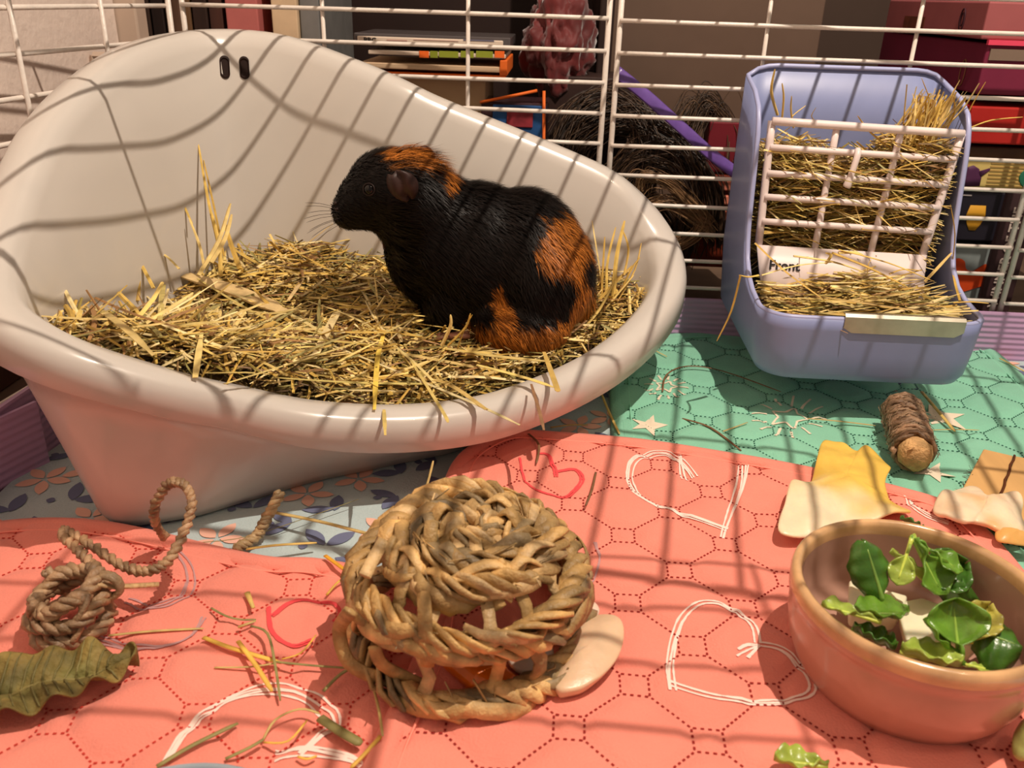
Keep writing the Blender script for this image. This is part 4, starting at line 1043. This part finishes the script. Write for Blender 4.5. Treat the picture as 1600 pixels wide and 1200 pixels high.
salad('pale yellow salad heart leaf beside the white cabbage wedge in the bowl', (1515, 1005, .042), (1540, 950, .048), .0060, .7, (.55, .50, .10), twist=.3, stemlen=.05)
salad('thin salad stem at the lower front inside the bowl', (1480, 1035, .036), (1560, 1052, .034), .0018, .2, LT, stemlen=.4)
salad('green salad leaf tip showing behind the far rim of the bowl', (1440, 832, .022), (1405, 812, .028), .0050, .4, DK, twist=.5, stemlen=.0)
salad('yellow green salad scrap at the bottom edge in front of the bowl', (1292, 1202, .020), (1208, 1190, .022), .0050, .6, LT, twist=.2, stemlen=.2)
def wedge(outl, z, h, label, seed):
    pts = [at(u, v, z) for u, v in outl]; n = len(pts); c = sum(pts, Vector())/n
    bm = bmesh.new(); lo = [bm.verts.new(c+(p-c)*.8-Z*h) for p in pts]; hi = [bm.verts.new(p) for p in pts]
    bm.faces.new(hi); bm.faces.new(lo[::-1])
    for i in range(n): bm.faces.new((lo[i], lo[(i+1) % n], hi[(i+1) % n], hi[i]))
    bmesh.ops.recalc_face_normals(bm, faces=bm.faces)
    me = bpy.data.meshes.new('cabbage_wedge'); bm.to_mesh(me); bm.free(); me.materials.append(M_pale)
    o = bpy.data.objects.new('cabbage_wedge', me); COL.objects.link(o); bevel(o, .0015, 3); tag(o, label, 'vegetable')
    for p in me.polygons: p.use_smooth = True
M_pale = mat('pale_cabbage', srgb(250, 240, 206), .3, .5, noise_amt=.08, noise_scale=60, sss=.3, bump=.2, bump_scale=200)
wedge([(1326, 906), (1352, 896), (1378, 918), (1420, 930), (1412, 958), (1370, 962), (1324, 950)], .044, .012, 'pale cabbage chunk beneath the upright dark leaf in the bowl', 1)
wedge([(1398, 940), (1440, 932), (1490, 950), (1515, 968), (1548, 992), (1530, 1008), (1480, 1004), (1415, 1000)], .043, .012, 'long white cabbage wedge across the middle of the bowl', 2)
# sprout and dish at the frame's lower edge
o = slab('cabbage_sprout', [(1582, 1170), (1600, 1150), (1630, 1160), (1635, 1190), (1600, 1202), (1584, 1192)], .021, .004, M_green, 'pale green frilly sprout piece at the lower right corner on the coral mat', 'vegetable', lambda p, t: Vector((.42, .50, .16)), wav=.008, seed=12, crown=.010, rings=6)
c = at(338, 1192, .036)
dish = thing('water_dish', 'blue grey glazed dish whose far rim shows at the bottom edge', 'dish', (c.x, c.y-.0495, .0125))
mb = MB(); lathe(mb, [(0, .003), (.030, .002), (.033, 0), (.036, .002), (.044, .010), (.049, .020), (.0497, .0232), (.0485, .0245), (.0470, .0235), (.043, .013), (.034, .006), (0, .005)]); mb.build('dish_body', mat('blue_grey_glaze', srgb(150, 162, 172), .25, .5, noise_amt=.1, noise_scale=40, coat=.3), dish)

# ------------------------------------------------------------------ loose straws, each a thing
def loose(name, pts, wd, col, label, cat='straw', group=None, flat=.4, kk=4):
    wd *= .62 if pts[0][1] > 850 else .8
    mb = MB(); P = spline([at(*p) for p in pts], kk) if len(pts) > 2 else [at(*p) for p in pts]
    mb.tube(P, [wd]*(len(P)-1)+[wd*.6], 6, flat=flat, col=(*col, 1), up=(0, 0, 1)); tag(mb.build(name, M_hay, smooth=True), label, cat, group)
G1, G2, G3, BR_, OL = (.78, .54, .16), (.66, .48, .18), (.90, .55, .10), (.22, .11, .05), (.32, .28, .10)
Lz, Rz, Gz, Fz = .0140, .0200, .0125, .0075
for (nm, pts, wd, col, lab) in [
 ('straw', [(170, 993, Lz), (240, 986, Lz+.001), (318, 982, Lz)], .0012, G2, 'thin straw between the rope ring and the scattered straws on left mat'),
 ('straw', [(318, 996, Lz+.001), (360, 1012, Lz+.002), (440, 1036, Lz+.001)], .0020, G3, 'thick orange straw at the upper left of the scattered bundle'),
 ('straw', [(372, 1002, Lz+.003), (400, 1040, Lz+.004), (425, 1080, Lz+.002)], .0019, G3, 'broad orange straw crossing the bundle towards the white heart'),
 ('straw', [(335, 1043, Lz), (390, 1042, Lz+.001), (432, 1036, Lz+.002)], .0009, G2, 'short thin straw under the crossing orange straw'),
 ('straw', [(430, 1034, Lz+.002), (490, 1040, Lz+.001), (560, 1045, Lz+.001)], .0010, OL, 'greenish straw running right to the grass ball base'),
 ('dry_grass', [(392, 978, Lz+.001), (418, 990, Lz+.004), (430, 1040, Lz+.004), (438, 1095, Lz+.001)], .0011, OL, 'dark curved grass blade drooping over the scattered straws'),
 ('dry_grass', [(330, 950, Lz), (352, 962, Lz+.002), (375, 968, Lz+.001), (400, 968, Lz+.001)], .0010, OL, 'dark grass blade above the scattered straws'),
 ('straw', [(372, 980, Lz), (400, 970, Lz+.002)], .0016, G2, 'stubby olive straw beside the dark grass blade'),
 ('straw_flake', [(386, 926, Lz+.001), (396, 950, Lz+.001)], .0026, G1, 'small pale straw flake above the scattered straws'),
 ('straw', [(440, 1030, Lz), (470, 1020, Lz+.002), (494, 992, Lz+.001)], .0008, G3, 'fine forked straw right of the scattered bundle'),
 ('straw', [(245, 1198, Lz+.001), (300, 1165, Lz+.002), (372, 1130, Lz+.001)], .0017, OL, 'long olive straw over the white heart near the bottom edge'),
 ('straw', [(352, 1186, Lz), (390, 1168, Lz+.001), (412, 1155, Lz+.002)], .0013, OL, 'short olive straw right of the long olive straw'),
 ('straw', [(410, 1158, Lz), (430, 1125, Lz+.003), (468, 1108, Lz+.003), (500, 1115, Lz+.001)], .0010, G2, 'arched tan straw inside the white printed heart'),
 ('straw', [(412, 1160, Lz), (450, 1158, Lz+.002), (480, 1125, Lz+.001)], .0009, G3, 'curved orange straw under the arched tan straw'),
 ('straw', [(500, 1122, Lz+.001), (535, 1145, Lz+.002), (565, 1162, Lz+.001)], .0036, OL, 'wide flat olive straw at the lower middle of the left mat'),
 ('straw', [(595, 1150, Rz-.002), (570, 1178, Lz+.001), (548, 1200, Lz)], .0016, G3, 'golden straw at the bottom edge by the mat overlap'),
 ('straw', [(583, 1072, Lz+.002), (592, 1110, Lz+.004), (598, 1150, Rz)], .0011, G2, 'upright gold straw below the left side of grass ball'),
 ('straw', [(465, 1182, Lz), (480, 1186, Lz+.001), (495, 1181, Lz)], .0010, G3, 'tiny curled straw on the lower heart stroke'),
 ('straw', [(508, 868, Lz+.002), (530, 884, Lz+.004), (555, 902, Lz+.004)], .0019, (.92, .45, .04), 'bright orange straw left of the grass ball top'),
 ('straw', [(510, 930, Lz), (530, 908, Lz+.003), (552, 898, Lz+.003)], .0012, G3, 'pale orange straw forked left of the grass ball'),
 ('straw', [(505, 1080, Lz), (530, 1055, Lz+.002), (552, 1042, Lz+.004)], .0014, OL, 'olive straw beneath the left foot of the grass ball'),
 ('straw', [(425, 800, .016), (500, 815, .018), (582, 836, .026)], .0016, G2, 'long tan straw from the rope end to the grass ball'),
 ('straw', [(385, 858, .012), (430, 852, .014), (495, 848, .012)], .0016, G1, 'yellow bent straw on the blue liner below the rope end'),
 ('straw', [(310, 848, .010), (400, 835, .012), (560, 780, .012)], .0004, OL, 'hair thin grass stem on the blue liner before the tray'),
 ('straw', [(655, 790, .016), (668, 755, .024), (677, 720, .034)], .0010, G2, 'upright pale straw behind the grass ball'),
 ('straw', [(933, 598, Fz+.006), (950, 640, Fz+.004), (968, 678, Fz+.004)], .0013, G1, 'golden straw on the liner right of the tray front'),
 ('straw', [(860, 668, Fz+.002), (890, 664, Fz+.003), (918, 664, Fz+.002)], .0012, G2, 'short straw on the liner strip above the coral mat'),
 ('dry_grass', [(826, 678, Rz), (842, 695, Rz+.003), (838, 724, Rz+.001)], .0011, BR_, 'dark twisted grass blade on the far corner of right coral mat'),
 ('dry_grass', [(931, 738, Rz), (925, 765, Rz+.003), (915, 790, Rz+.001)], .0010, BR_, 'small brown grass twist right of the red printed heart'),
 ('straw', [(1000, 536, Gz), (1042, 557, Gz+.001)], .0011, G1, 'short pale straw at the far left corner of the green mat'),
 ('dry_grass', [(1035, 612, Gz+.001), (1042, 585, Gz+.004), (1075, 572, Gz+.003), (1130, 580, Gz+.002), (1220, 612, Gz+.001)], .0010, BR_, 'long brown curved grass stem left of the hay rack shadow'),
 ('dry_grass', [(1066, 654, Gz), (1110, 668, Gz+.001), (1158, 704, Gz)], .0012, BR_, 'brown straight grass stem near the coral mat edge'),
 ('straw', [(1130, 674, Gz+.001), (1168, 660, Gz+.001)], .0009, G2, 'short pale straw crossing the brown grass stem'),
 ('straw', [(1262, 654, Gz+.001), (1310, 658, Gz+.001), (1368, 665, Gz+.001)], .0010, G2, 'thin straw between the printed star and the chew roll'),
 ('straw', [(1440, 612, Gz+.002), (1468, 645, Gz+.003), (1492, 674, Gz+.001)], .0018, G1, 'thick golden straw right of the chew roll'),
 ('straw', [(1455, 672, Gz), (1490, 671, Gz+.001), (1530, 672, Gz)], .0007, G2, 'hair thin straw right of the chew roll'),
 ('straw', [(1562, 560, Gz), (1582, 570, Gz), (1604, 582, Gz)], .0011, G1, 'pale straw at the right edge beyond the green mat'),
]: loose(nm, pts, wd, col, lab, 'grass' if nm == 'dry_grass' else 'straw')

# ------------------------------------------------------------------ behind the cage
def pbox(name, u0, v0, u1, v1, y, dep, m, label, cat, parent=None, bev=.0012, group=None, slab_=None):
    """box whose front stands in the plane y, spanning the given corners there"""
    a, b_ = aty(u0, v0, y), aty(u1, v1, y); z0, z1 = sorted((a.z, b_.z)); x0, x1 = a.x, b_.x
    if v0 == -60: x0, x1, z0, z1 = aty(u0, 40, y).x+.0004, aty(u1, 40, y).x-.0004, .0205, .45
    mb = MB(); mb.box(x0, x1, y, y+dep, max(z0, 0), z1); o = mb.build(name, m, parent, smooth=False)
    if bev: bevel(o, bev)
    if label: tag(o, label, cat, group)
    return o, (x0, x1, max(z0, 0), z1)
def fm(name, r, g, b_, rough=.6, **k): return mat(name, srgb(r, g, b_), rough, .3, **k)
sh = thing('book_shelf', 'dark wooden shelf unit standing behind the cage', 'shelf', (-.2, 1.05, 0))
def shp(x0, x1, y0, y1, z0, z1, nm): mb = MB(); mb.box(x0+.2, x1+.2, y0-1.05, y1-1.05, z0, z1); bevel(mb.build(nm, M_dark, sh, smooth=False))
shp(-.47, .05, 1.16, 1.18, 0, .62, 'back_board'); shp(-.47, -.455, .92, 1.16, 0, .62, 'side_board'); shp(.035, .05, .92, 1.16, 0, .62, 'side_board'); shp(-.455, .035, .92, 1.16, 0, .02, 'shelf_board'); shp(-.455, .035, .92, 1.16, .60, .62, 'shelf_board')
spines = [(212, 236, 60, 42, 34), (238, 258, 44, 30, 26), (260, 284, 92, 66, 50), (286, 300, 120, 88, 60), (302, 326, 52, 34, 28), (328, 350, 74, 44, 36)]
sw = ['dark brown', 'near black', 'umber', 'tan striped', 'deep brown', 'reddish brown']
for q, (u0, u1, r, g, b_) in enumerate(spines):
    pbox('book', u0, -60, u1, 420, .935, .16, fm('spine_cloth', r, g, b_, noise_amt=.3, noise_scale=30, stretch=(4, 1, .3)), sw[q]+' upright book behind the left corner of the tray, %s in its row' % ['first', 'second', 'third', 'fourth', 'fifth', 'sixth'][q], 'book')
pbox('box_file', 354, -60, 405, 420, .930, .15, fm('pink_card', 186, 104, 100, noise_amt=.1), 'dusty pink upright box behind the top of the tray', 'box')
pbox('book', 425, -60, 466, 420, .930, .15, fm('cream_card', 214, 186, 152, noise_amt=.12, noise_scale=40), 'cream upright book right of the dusty pink box', 'book')
pbox('book', 469, -60, 500, 420, .936, .15, fm('grey_card', 120, 118, 116, noise_amt=.15), 'grey upright book right of the cream one', 'book')
# stack of books with a disc case on top; a plain crate carries it
sy_ = .800
o, e_ = pbox('cardboard_crate', 545, 118, 752, 560, .815, .10, fm('crate_card', 190, 160, 124, noise_amt=.12, noise_scale=20), 'pale cardboard crate under the stacked books behind the tray', 'box')
bk = thing('book', 'cream paged paperback with orange cover at the bottom of the stack', 'book', tuple(aty(690, 119, sy_)))
def bpart(nm, u0, v0, u1, v1, y, dep, m, root, lab=None, bev=.0008):
    o, e = pbox(nm, u0, v0, u1, v1, y, dep, m, None, None, root, bev); o.location = -Vector(root.location)
    if lab: o['label'] = lab
    return o, e
M_pages = mat('paper_edges', srgb(206, 178, 146), .8, .2, noise_amt=.2, noise_scale=60, stretch=(.3, 1, 12))
M_or = fm('orange_cover', 226, 106, 36)
bpart('pages', 560, 97, 783, 114, sy_+.001, .09, M_pages, bk); bpart('cover', 556, 114, 790, 119, sy_, .094, M_or, bk, 'glossy orange cover'); bpart('spine', 781, 94, 792, 119, sy_, .094, M_or, bk)
bk = thing('book', 'book with green and orange patterned spine, second from the top of the stack', 'book', tuple(aty(690, 94, sy_)))
bpart('spine', 575, 78, 790, 92, sy_, .09, fm('spine_white', 214, 196, 178), bk)
for (u0, u1, c, nm) in ((655, 670, (240, 110, 40), 'orange square'), (672, 684, (130, 140, 40), 'green square'), (686, 716, (140, 150, 46), 'green square'), (720, 740, (140, 150, 46), 'green square'), (744, 770, (140, 150, 46), 'green square'), (773, 788, (240, 110, 40), 'orange square')):
    bpart('printed_square', u0, 79.5, u1, 90.5, sy_-.0006, .001, fm('print_ink', *c), bk, nm, 0)
dc = thing('disc_case', 'white disc case lying flat on top of the stacked books', 'disc case', tuple(aty(670, 77, sy_)))
bpart('case', 553, 51, 797, 76, sy_+.0012, .088, fm('clear_case', 90, 84, 84, .15), dc); bpart('paper_insert', 558, 56, 786, 72, sy_, .002, fm('insert', 222, 204, 186), dc)
pt = aty(568, 66.5, sy_-.0006); 
t_ = text_mesh('printed_word', 'BBC', .0062, M_black, dc, Matrix.Translation(pt-Vector(dc.location)) @ Matrix.Rotation(PI/2, 4, 'X'), depth=.0001)
for k, (u0, u1, c) in enumerate(((604, 636, (186, 150, 140)), (646, 716, (190, 156, 146)), (724, 772, (110, 108, 130)))):
    bpart('printed_line', u0, 61.5, u1, 65, sy_-.0004, .0006, fm('line_ink', *c), dc, None, 0)
fc = thing('picture_case', 'clear plastic case with orange edges and blue picture beside the crate', 'box', tuple(aty(800, 300, .80)))
bpart('case', 752, 158, 846, 420, .806, .05, fm('smoky_plastic', 66, 44, 48, .12), fc)
bpart('picture', 770, 163, 842, 420, .804, .002, fm('blue_print', 40, 84, 140, noise_amt=.3, noise_scale=50), fc)
bpart('red_print', 792, 172, 832, 200, .8025, .002, fm('red_print_ink', 150, 50, 60, noise_amt=.5, noise_scale=90), fc, 'red and white shape')
mb = MB(); e1, e2, e3, e4 = aty(750, 160, .803), aty(850, 142, .803), aty(849, 420, .803), aty(838, 142, .803)
mb.tube([e1, aty(800, 150, .803), e2-Vector((.006, 0, 0))], .0014, 6); mb.tube([e2, e3], .0014, 6); o = mb.build('orange_edge', M_or, fc); o.location = -fc.location
# crumpled red cloth
def blob(name, c, r_, m, label, cat, seed, amp=.35, fr_=24, pinch=0):
    bm = bmesh.new(); bmesh.ops.create_icosphere(bm, subdivisions=5, radius=1)
    for v_ in bm.verts:
        p = v_.co.copy(); n_ = noise.fractal(Vector((p.x*1.3, p.y*1.3, p.z*.8))*1.7+Vector((seed, 0, 0)), .8, 2, 4)
        rid = 1-abs(noise.noise(Vector((p.x*3+seed, p.y*3, p.z*1.2))))*1.4
        v_.co = Vector((p.x*r_[0], p.y*r_[1], p.z*r_[2]))*(1+amp*n_+.18*rid)+Vector(c)
    me = bpy.data.meshes.new(name); bm.to_mesh(me); bm.free(); me.materials.append(m)
    for p in me.polygons: p.use_smooth = True
    o = bpy.data.objects.new(name, me); COL.objects.link(o); tag(o, label, cat); return o
blob('cloth_bundle', tuple(aty(872, 70, .90)), (.030, .035, .045), mat('red_cloth', srgb(96, 24, 24), .6, .3, noise_amt=.4, noise_scale=30, sheen=.4), 'crumpled dark red cloth behind the middle of the wire panels', 'cloth', 3)
o, _ = pbox('storage_box', 850, 118, 955, 520, .87, .08, fm('dark_card', 52, 34, 30, noise_amt=.25), 'dark brown box under the crumpled red cloth', 'box')
# big taupe box and the clutter below it
pbox('cabinet', 962, -80, 1236, 330, .985, .16, fm('taupe_laminate', 104, 84, 72, .3, noise_amt=.05), 'large smooth taupe cabinet behind the middle of the cage', 'cabinet')
def hair(name, label, curves, n, spread, wd, cols, seed):
    rnd = random.Random(seed); mb = MB()
    for cv in curves:
        P = [aty(*p) for p in cv]
        for _ in range(n):
            off = Vector((rnd.gauss(0, spread), rnd.gauss(0, spread), rnd.gauss(0, spread))); c = rnd.choice(cols); f = rnd.uniform(.6, 1.3)
            Q = spline([p+off*rnd.uniform(.7, 1.2)+Vector((rnd.gauss(0, .0015), rnd.gauss(0, .0015), rnd.gauss(0, .0015))) for p in P], 6)
            mb.tube(Q, wd, 3, col=(c[0]*f, c[1]*f, c[2]*f, 1), cap=False)
    return tag(mb.build(name, mat('doll_hair', (1, 1, 1, 1), .4, .4, vcol=True), kind='stuff'), label, 'wig')
HC = [(.045, .024, .014), (.07, .038, .02), (.025, .014, .009), (.10, .055, .028)]
hair('brown_wig', 'tangled dark brown wig of long hair heaped behind the wire panels', [[(865, 250, .82), (900, 180, .84), (960, 160, .85), (1010, 210, .83), (1000, 300, .82)], [(880, 330, .82), (900, 230, .83), (980, 190, .84), (1050, 220, .83), (1085, 290, .82)], [(960, 380, .81), (980, 270, .82), (1050, 230, .83), (1110, 290, .82), (1120, 380, .81)], [(950, 300, .81), (1000, 250, .82), (1060, 260, .82), (1080, 330, .81), (1060, 400, .81)],
    [(1075, 200, .86), (1100, 160, .87), (1130, 200, .87), (1130, 260, .86)], [(900, 400, .82), (930, 300, .83), (1000, 310, .83), (1060, 390, .82)]], 130, .0075, .00045, HC, 4)
hair('tan_wig', 'lighter tan lock of hair curling over the dark brown wig', [[(1000, 300, .79), (1010, 275, .79), (1050, 290, .79), (1090, 330, .79), (1105, 350, .79)], [(1000, 330, .79), (1040, 315, .79), (1085, 340, .79), (1110, 365, .79)], [(1002, 360, .79), (1040, 385, .79), (1080, 372, .79), (1100, 350, .79)]], 60, .003, .0004, [(.30, .17, .08), (.22, .12, .06), (.38, .22, .11)], 5)
rbm = MB(); P = spline([aty(963, 112, .80), aty(1010, 150, .80), aty(1060, 195, .80), aty(1110, 240, .80), aty(1152, 272, .80)], 6)
rbm.tube(P, .0055, 8, flat=.16, up=(.3, -1, .2)); tag(rbm.build('ribbon', mat('purple_satin', srgb(112, 82, 160), .3, .5, noise_amt=.25, noise_scale=60)), 'shiny purple ribbon slanting across the brown wig', 'ribbon')
pbox('book', 1110, 190, 1166, 272, .85, .03, fm('crimson_card', 116, 28, 40), 'dark red book standing right of the purple ribbon', 'book')
pbox('toy_box', 1085, 272, 1168, 420, .845, .05, fm('rust_card', 110, 40, 18), 'rust coloured box under the dark red book', 'box')
for k, v in enumerate((284, 306, 331)):
    pbox('pink_block', 1132, v, 1156, v+15, .835, .009, fm('salmon_plastic', 214, 128, 104), 'salmon plastic strip on the rust box, %s of three' % ['top', 'middle', 'bottom'][k], 'block')
pbox('flat_book', 1075, 395, 1165, 415, .85, .06, fm('teal_card', 60, 72, 84), 'dark teal flat book under the rust box', 'book')
# stacked boxes on the right
def rbox(name, u0, v0, v1, uR, y, dep, m, label, cat='box', wR=.13, zfloor=None):
    a, b_ = aty(u0, v0, y), aty(u0, v1, y); mb = MB(); mb.box(a.x, a.x+wR, y, y+dep, b_.z, a.z); root = thing(name, label, cat, (a.x, y, b_.z))
    o = mb.build('box_body', m, root, smooth=False); bevel(o, .0015); o.location = -Vector(root.location); return root, a, b_
r_, a, b_ = rbox('toy_box', 1547, 2, 62, 1600, .80, .24, fm('pink_box_card', 160, 88, 90, noise_amt=.06), 'dusty pink cardboard box, top of the stack at the right edge')
mb = MB(); pz_ = a.x-.0006
for (yy_, zz_, sy2, sz2) in ((.845, .284, .005, .009),):
    mb.tube([(pz_, yy_+sy2*math.cos(t*PI/9), zz_-.008+sz2*math.sin(t*PI/9)) for t in range(18)], .0006, 4, closed=True)
    mb.tube([(pz_, yy_+.6*sy2*math.cos(t*PI/9), zz_-.008+.6*sz2*math.sin(t*PI/9)) for t in range(18)], .0006, 4, closed=True)
o = mb.build('oval_logo', fm('dark_ink', 70, 34, 44), r_, label='dark oval emblem'); o.location = -Vector(r_.location)
mb = MB(); mb.box(pz_, pz_+.0004, .93, .985, .262, .276); o = mb.build('printed_title', fm('title_ink', 112, 58, 40, noise_amt=.4, noise_scale=200), r_, smooth=False); o.location = -Vector(r_.location)
r_, a, b_ = rbox('toy_box', 1544, 68, 148, 1600, .80, .26, fm('plum_box_card', 122, 36, 64, noise_amt=.08), 'magenta cardboard box under the dusty pink one')
mb = MB(); mb.box(a.x+.003, a.x+.13, .7985, .80, a.z-.013, a.z-.004); o = mb.build('grey_band', fm('grey_band_ink', 130, 110, 96), r_, smooth=False); o.location = -Vector(r_.location)
mb = MB(); mb.box(a.x-.001, a.x+.132, .797, .801, a.z-.001, a.z+.003); o = mb.build('folded_flap', fm('bright_pink_card', 232, 74, 104), r_, smooth=False); o.location = -Vector(r_.location)
mb = MB(); pz_ = a.x-.0006; mb.tube([(pz_, .835+.005*math.cos(t*PI/9), a.z-.026+.011*math.sin(t*PI/9)) for t in range(18)], .0006, 4, closed=True); o = mb.build('oval_logo', fm('faint_gold_ink', 150, 96, 70), r_, label='faint gold oval emblem'); o.location = -Vector(r_.location)
r_, a, b_ = rbox('toy_box', 1400, 152, 232, 1600, .86, .16, fm('navy_box_card', 34, 30, 48, noise_amt=.1), 'dark navy box behind the hay rack corner', wR=.2)
r_, a, b_ = rbox('toy_box', 1519, 166, 224, 1600, .80, .05, fm('red_box_card', 176, 36, 30, noise_amt=.08), 'bright red box under the magenta one')
r_, a, b_ = rbox('toy_box', 1508, 228, 250, 1600, .81, .12, fm('brown_box_card', 74, 52, 42), 'brown box between the red box and striped box')
r_, a, b_ = rbox('book', 1496, 250, 292, 1600, .80, .12, fm('yellow_box_card', 214, 190, 116), 'yellow striped book with curly purple creature shapes')
for k in range(7):
    mb = MB(); z_ = b_.z+.0025+k*(a.z-b_.z-.004)/6; mb.box(a.x+.030, a.x+.062, .7993, .80, z_-.0006, z_+.0006); o = mb.build('printed_stripe', fm('stripe_ink', 172, 140, 80), r_, smooth=False); o.location = -Vector(r_.location)
pm = fm('purple_ink', 82, 40, 76)
mb = MB(); mb.tube([(a.x+.0165, .7994, b_.z+.001), (a.x+.0160, .7994, b_.z+.008), (a.x+.0145, .7994, b_.z+.015), (a.x+.013, .7994, b_.z+.019)], [.0085, .0088, .0066, .0022], 14, flat=.05, up=(0, 1, 0)); mb.tube(spline([(a.x+.010, .7993, b_.z+.006), (a.x+.004, .7993, b_.z+.010), (a.x+.005, .7993, b_.z+.016), (a.x+.011, .7993, b_.z+.015), (a.x+.010, .7993, b_.z+.010)], 4), .0024, 8, flat=.1, up=(0, 1, 0)); mb.tube([(a.x+.022, .7993, b_.z+.012), (a.x+.030, .7993, b_.z+.017)], [.003, .001], 8, flat=.1, up=(0, 1, 0))
o = mb.build('printed_shape', pm, r_, label='purple round creature shape'); o.location = -Vector(r_.location)
mb = MB(); mb.tube(spline([(a.x+.066, .7993, b_.z+.018), (a.x+.060, .7993, b_.z+.012), (a.x+.064, .7993, b_.z+.005), (a.x+.072, .7993, b_.z+.006)], 4), .003, 8, flat=.1, up=(0, 1, 0)); o = mb.build('printed_curl', fm('teal_ink', 40, 110, 84), r_, label='teal curl'); o.location = -Vector(r_.location)
r_, a, b_ = rbox('book', 1488, 298, 375, 1580, .80, .12, fm('blueblack_card', 30, 26, 38), 'blue black book with a yellow oval print below the striped book', 'book', wR=.062)
mb = MB(); mb.tube([(a.x+.026, .7994, b_.z+.010), (a.x+.026, .7994, b_.z+.016), (a.x+.026, .7994, b_.z+.024), (a.x+.026, .7994, b_.z+.033)], [.003, .0065, .0088, .0070], 16, flat=.05, up=(0, 1, 0)); o = mb.build('printed_oval', fm('yellow_ink', 206, 150, 40), r_); o.location = -Vector(r_.location)
mb = MB(); mb.box(a.x+.005, a.x+.018, .7993, .80, a.z-.004, a.z-.003); o = mb.build('printed_line', fm('pale_ink', 170, 160, 160), r_, smooth=False); o.location = -Vector(r_.location)
r_, a, b_ = rbox('book', 1478, 383, 470, 1570, .80, .12, fm('sky_card', 140, 150, 150, noise_amt=.2, noise_scale=60), 'grey blue book with large orange fish shape at the bottom right', 'book', wR=.062)
mb = MB(); fishp = [(.002, .010), (.004, .030), (.012, .038), (.020, .036), (.024, .028), (.032, .027), (.040, .034), (.044, .026), (.043, .014), (.034, .009), (.026, .006), (.014, .003)]
sp = spline([(a.x+x, .7992, b_.z+z+.004) for x, z in fishp], 4, closed=True); cc_ = sum(sp, Vector())/len(sp); mb.add([cc_]+sp, [(0, 1+i, 1+(i+1) % len(sp)) for i in range(len(sp))]); o = mb.build('printed_shape', fm('vivid_orange_ink', 216, 76, 26), r_, label='orange fish shape'); o.location = -Vector(r_.location)
r_, a, b_ = rbox('book', 1576, 300, 490, 1640, .795, .16, fm('plum_spine', 62, 42, 44), 'dark upright book with pale vertical lettering at the right edge', 'book', wR=.03)
pt = Vector((a.x+.017, .7940, b_.z+.006))
t_ = text_mesh('printed_words', 'WINNER OF THE', .0125, fm('pale_letters', 206, 190, 180), r_, Matrix.Translation(pt-Vector(r_.location)) @ Matrix.Rotation(PI/2, 4, 'X') @ Matrix.Rotation(PI/2, 4, 'Z'), depth=.0001)
# small white frame and socket on the left wall
pf = thing('wall_picture', 'thin white frame on the wall behind the tray rim', 'frame', tuple(aty(168, 100, .80)))
fr4 = [aty(146, 87, .80), aty(215, 90, .80), aty(215, 160, .80), aty(146, 157, .80)]
for k in range(4):
    mb = MB(); mb.tube([fr4[k], fr4[(k+1) % 4]], .0035, 4, up=(0, 1, 0)); o = mb.build('frame_bar', M_trim, pf, smooth=False); o.location = -pf.location
